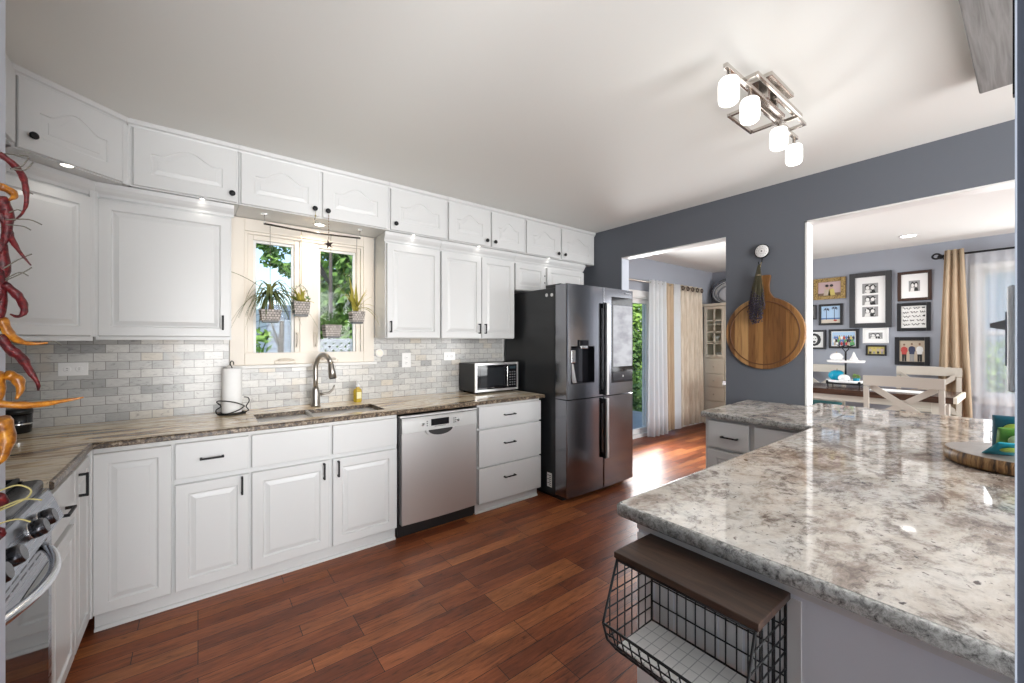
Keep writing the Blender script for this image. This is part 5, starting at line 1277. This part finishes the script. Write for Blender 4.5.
t_ = thing('plate_stack', 'flat white platter at the left end of the dining table', 'plate', (6.35, 1.95, TZ))
MB().lathe([(.10, 0), (.17, .012), (.175, .02), (.16, .018), (.001, .010)], (0, 0, 0), 'z', 28).build('plate', M_GLOSSW, t_)
MB().box(-.10, .12, -.32, -.02, .0, .006).build('placemat', mat('grey_placemat', (.35, .34, .33), .8), t_) if False else None
tag(MB().box(6.15, 6.42, .72, 1.18, TZ, TZ+.005).build('table_runner', M_PAPER), 'white cloth mat on the table behind the near chair', 'placemat')

# dining window curtains
XR = 7.10
rr_ = thing('curtain_rod', 'black curtain rod with round finial over the dining window', 'curtain rod', (XR, 0, 2.42))
MB().tube([(XR, .70, 2.42), (XR, -1.2, 2.42)], .012, 10).build('rod', M_BLACK, rr_, True)
MB().tube([(XR-.0, .735+.035*math.cos(a*PI/8), 2.42+.030*math.sin(a*PI/8)) for a in range(16)], .010, 8, closed=True).ball((XR, .70, 2.41), .028).build('finial', M_BLACK, rr_, True)
MB().tube([(XR, .66, 2.42), (7.199, .66, 2.40)], .010, 8).lathe([(.03, 7.19), (.03, 7.199)], (0, .66, 2.40), 'x', 14).build('bracket', M_BLACK, rr_, True)
c_ = thing('curtain', 'tan curtain panel at the left of the dining window', 'curtain', (XR-.02, .58, 2.4))
mb = MB(); curtain(mb, (XR-.03, .665), (XR-.03, .51), .02, 2.475, 3, .034, flare=2.1); solid(mb.build('cloth', M_TAN, c_, True), .003)
c_ = thing('curtain', 'sheer white curtain across the dining window', 'curtain', (XR, -.2, 2.4))
mb = MB(); curtain(mb, (XR+.03, .50), (XR+.03, -1.05), .02, 2.44, 14, .020); mb.build('cloth', M_SHEER, c_, True)

# picture frames on the far wall (x = 7.2)
XP = 7.2
def fl(mb, a0, a1, b0, b1, x): mb.box(x-.0012, x, a0, a1, b0, b1); return mb
def blob(mb, y, z, ry, rz, x, n=12): mb.prism([(y+ry*math.cos(2*PI*k/n), z+rz*math.sin(2*PI*k/n)) for k in range(n)], 'x', x-.001, x); return mb
PC = {k: mat('print_'+k, c, .5) for k, c in dict(black=(.02, .02, .02), white=(.78, .78, .76), grey=(.30, .30, .30), sky=(.42, .60, .80), sand=(.62, .56, .46), red=(.45, .06, .05), navy=(.04, .05, .10), skin=(.55, .36, .27), green=(.10, .35, .12), tan=(.50, .42, .32), pink=(.55, .40, .40), yellow=(.60, .50, .15), brown=(.18, .11, .07), blue=(.08, .18, .42)).items()}
def picture_frame(label, y0, y1, z0, z1, fw, mframe, matw, painter, mmat=None, depth=.025):
    """y0<y1; painter(mb, a0,a1,b0,b1,x) paints the print area"""
    t_ = thing('picture_frame', label, 'picture frame', (XP, (y0+y1)/2, (z0+z1)/2), 0, 'framed pictures on the dining wall')
    mb = MB()
    for p in ((y0, y0+fw, z0, z1), (y1-fw, y1, z0, z1), (y0+fw, y1-fw, z0, z0+fw), (y0+fw, y1-fw, z1-fw, z1)): mb.box(XP-depth, XP-.001, *p, .004)
    mb.build('frame', mframe, t_, True)
    a0, a1, b0, b1 = y0+fw, y1-fw, z0+fw, z1-fw
    if matw: MB().box(XP-.012, XP-.001, a0, a1, b0, b1).build('mount', mmat or M_PAPER, t_, True)
    mb = MB(); painter(mb, a0+matw, a1-matw, b0+matw, b1-matw, XP-.0135 if matw else XP-.010); mb.build('print', None, t_, True)
def people(colours, bg, rows=1):
    def f(mb, a0, a1, b0, b1, x):
        mb.use(PC[bg]); mb.box(x, x+.009, a0, a1, b0, b1); n = len(colours); W_ = a1-a0; H_ = b1-b0; R = random.Random(n*7)
        if n > 4:
            for r_ in range(3):
                for i in range(9):
                    y = a0+W_*(i+.6+.4*(r_ % 2))/9.8; z = b0+H_*(.12+.22*(2-r_)); xx = x-.0008*(r_+1)
                    mb.use(PC[R.choice(colours)]); blob(mb, y, z, W_*.055, H_*.15, xx, 8); mb.use(PC[R.choice(['skin', 'tan', 'brown'])]); blob(mb, y, z+H_*.16, W_*.022, H_*.05, xx-.0005, 8)
            return
        w = W_/(n+.25)
        for i, c in enumerate(colours):
            y = a1-w*(i+.62); top = b0+H_*(.76+.06*R.random()); h = top-b0
            mb.use(PC['black' if i % 2 == 0 else 'grey']); mb.prism([(y-w*.28, b0+.002), (y-w*.04, b0+.002), (y, b0+h*.40), (y+w*.04, b0+.002), (y+w*.28, b0+.002), (y+w*.30, b0+h*.5), (y-w*.30, b0+h*.5)], 'x', x-.0010, x)
            mb.use(PC[c]); mb.prism([(y-w*.32, b0+h*.44), (y+w*.32, b0+h*.44), (y+w*.36, b0+h*.60), (y+w*.46, b0+h*.66), (y+w*.40, b0+h*.84), (y+w*.14, b0+h*.91), (y-w*.14, b0+h*.91), (y-w*.40, b0+h*.84), (y-w*.46, b0+h*.62), (y-w*.36, b0+h*.60)], 'x', x-.0020, x-.0010)
            mb.use(PC['skin']); blob(mb, y, top, w*.13, H_*.07, x-.0030); mb.use(PC['brown']); blob(mb, y, top+H_*.035, w*.14, H_*.045, x-.0034)
    return f
def bw(seed, n=1):
    def f(mb, a0, a1, b0, b1, x):
        R = random.Random(seed); hh_ = (b1-b0)/n
        for k in range(n):
            c0, c1 = b0+hh_*k+(.012 if n > 1 else 0), b0+hh_*(k+1)-(.012 if n > 1 else 0)
            mb.use(PC['grey']); mb.box(x, x+.002, a0, a1, c0, c1)
            w, h = a1-a0, c1-c0
            for i, (c, q) in enumerate((('black', .34), ('white', .66))):
                yc = a0+w*q; mb.use(PC['black']); blob(mb, yc, c0+h*.62, w*.17, h*.27, x-.0005)
                mb.use(PC['white']); blob(mb, yc, c0+h*.55, w*.12, h*.19, x-.0015)
                mb.use(PC[c]); mb.prism([(yc-w*.2, c0+.001), (yc+w*.2, c0+.001), (yc+w*.12, c0+h*.35), (yc-w*.12, c0+h*.35)], 'x', x-.0015, x-.0005)
            for i in range(6): mb.use(PC[R.choice(['black', 'white', 'grey'])]); blob(mb, a0+w*R.uniform(.1, .9), c0+h*R.uniform(.1, .9), w*.05, h*.06, x-.001, 6)
    return f
def palms(mb, a0, a1, b0, b1, x):
    w, h = a1-a0, b1-b0
    mb.use(PC['sky']).box(x, x+.009, a0, a1, b0, b1); mb.use(PC['sand']).box(x-.001, x, a0, a1, b0, b0+h*.22); mb.use(PC['blue']).box(x-.001, x, a0, a1, b0+h*.22, b0+h*.30)
    mb.use(PC['navy'])
    for q, hh_ in ((.72, .80), (.30, .86)):
        y = a0+w*q; mb.prism([(y-.004, b0+h*.2), (y+.004, b0+h*.2), (y+.003, b0+h*hh_), (y-.003, b0+h*hh_)], 'x', x-.002, x-.001)
        for k in range(9):
            a = PI*k/8*1.3-.45; mb.prism([(y, b0+h*hh_), (y+w*.10*math.cos(a)-.004, b0+h*hh_+h*.10*math.sin(a)+.004), (y+w*.19*math.cos(a), b0+h*hh_+h*.14*math.sin(a)-h*.05)], 'x', x-.002, x-.001)
    mb.use(PC['red']); blob(mb, a0+w*.25, b0+h*.15, w*.10, h*.05, x-.001)
def script(mb, a0, a1, b0, b1, x):
    mb.use(PC['white']).box(x, x+.009, a0, a1, b0, b1); mb.use(PC['black']); R = random.Random(2)
    for k in range(5):
        z = b1-(b1-b0)*(k+.65)/5.4; y = a1-.015
        while y > a0+.03:
            L = R.uniform(.04, .08); L = min(L, y-a0-.01); pts = [(x-.001, y-L*q/8, z+.012*math.sin(q*1.9+R.random())*(1.5 if q == 0 else 1)+.008*(1-(y-a0)/(a1-a0))*1.2) for q in range(9)]
            mb.tube(pts, .0034, 4); y -= L+.016
    return
def face(mb, a0, a1, b0, b1, x):
    w, h = a1-a0, b1-b0; mb.use(PC['white']).box(x, x+.009, a0, a1, b0, b1)
    mb.use(PC['black']); blob(mb, a0+w*.5, b0+h*.5, w*.42, h*.46, x-.0002); mb.use(PC['white']); blob(mb, a0+w*.52, b0+h*.5, w*.22, h*.30, x-.0012)
    mb.use(PC['black']); blob(mb, a0+w*.60, b0+h*.58, w*.05, h*.03, x-.0022); blob(mb, a0+w*.42, b0+h*.58, w*.05, h*.03, x-.0022); blob(mb, a0+w*.52, b0+h*.34, w*.12, h*.07, x-.0022)
M_GOLDF = mat('antique_gold', (.36, .24, .09), .4, .5); t = NT(M_GOLDF); a = t.noise(t.coords(), 70, 4); t.bump(a, .9, .006); t.col(t.ramp(a, [(.35, (.14, .09, .03)), (.6, (.45, .31, .12))]))
M_BLKF = mat('black_frame', (.02, .02, .022), .3); M_DKF = mat('dark_grey_frame', (.045, .045, .048), .4); M_WALNF = mat('dark_walnut_frame', (.05, .025, .018), .35)
def couple(mb, a0, a1, b0, b1, x):
    w, h = a1-a0, b1-b0; mb.use(PC['pink']).box(x, x+.009, a0, a1, b0, b1); mb.use(PC['brown']).box(x-.001, x, a0, a1, b0, b0+h*.18)
    for q, c in ((.60, 'tan'), (.40, 'yellow')):
        mb.use(PC[c]); mb.prism([(a0+w*(q-.16), b0), (a0+w*(q+.16), b0), (a0+w*(q+.10), b0+h*.48), (a0+w*(q-.10), b0+h*.48)], 'x', x-.002, x-.001)
        mb.use(PC['skin']); blob(mb, a0+w*q, b0+h*.60, w*.07, h*.15, x-.002); mb.use(PC['black']); blob(mb, a0+w*q, b0+h*.72, w*.08, h*.10, x-.003)
picture_frame('ornate antique gold frame with a couple, top left of the picture wall', 1.628, 2.005, 1.995, 2.300, .055, M_GOLDF, 0, couple)
picture_frame('black frame with a blue beach and palm trees picture', 1.661, 1.941, 1.622, 1.925, .030, M_BLKF, 0, palms)
picture_frame('black frame with a black and white portrait at the left end', 1.857, 2.13, 1.272, 1.555, .028, M_BLKF, .012, face)
picture_frame('tiny dark frame at the far left beside the palm picture', 1.972, 2.10, 1.71, 1.925, .020, M_DKF, 0, bw(9))
picture_frame('black frame with a colourful crowd group photo', 1.486, 1.822, 1.290, 1.560, .030, M_BLKF, .012, people(['navy', 'white', 'green', 'blue', 'yellow', 'red', 'black', 'tan'], 'sky'))
def inset(f, sy, sz):
    return lambda mb, a0, a1, b0, b1, x: f(mb, a0+sy, a1-sy, b0+sz, b1-sz, x)
picture_frame('largest dark frame with three black and white photos in one mount', 1.150, 1.584, 1.575, 2.320, .060, M_DKF, .055, inset(bw(4, 3), .02, .02), depth=.035)
picture_frame('dark walnut frame with small black and white photo in wide white mount', .783, 1.095, 1.905, 2.280, .035, M_WALNF, .050, inset(bw(5), .02, .035))
picture_frame('black frame with handwritten lines on white paper', .792, 1.100, 1.520, 1.880, .040, M_BLKF, 0, script)
picture_frame('black frame with three standing people in red, navy and white', .801, 1.121, 1.085, 1.443, .045, M_BLKF, 0, people(['red', 'navy', 'white'], 'tan'))
picture_frame('white frame with a narrow black and white portrait', 1.179, 1.444, 1.362, 1.568, .022, M_GLOSSW, .040, bw(6))
picture_frame('small black frame with a yellowish photo, lowest of the middle column', 1.199, 1.412, 1.197, 1.338, .022, M_BLKF, 0, people(['tan', 'yellow', 'tan', 'pink'], 'yellow'))

bpy.context.view_layer.update()
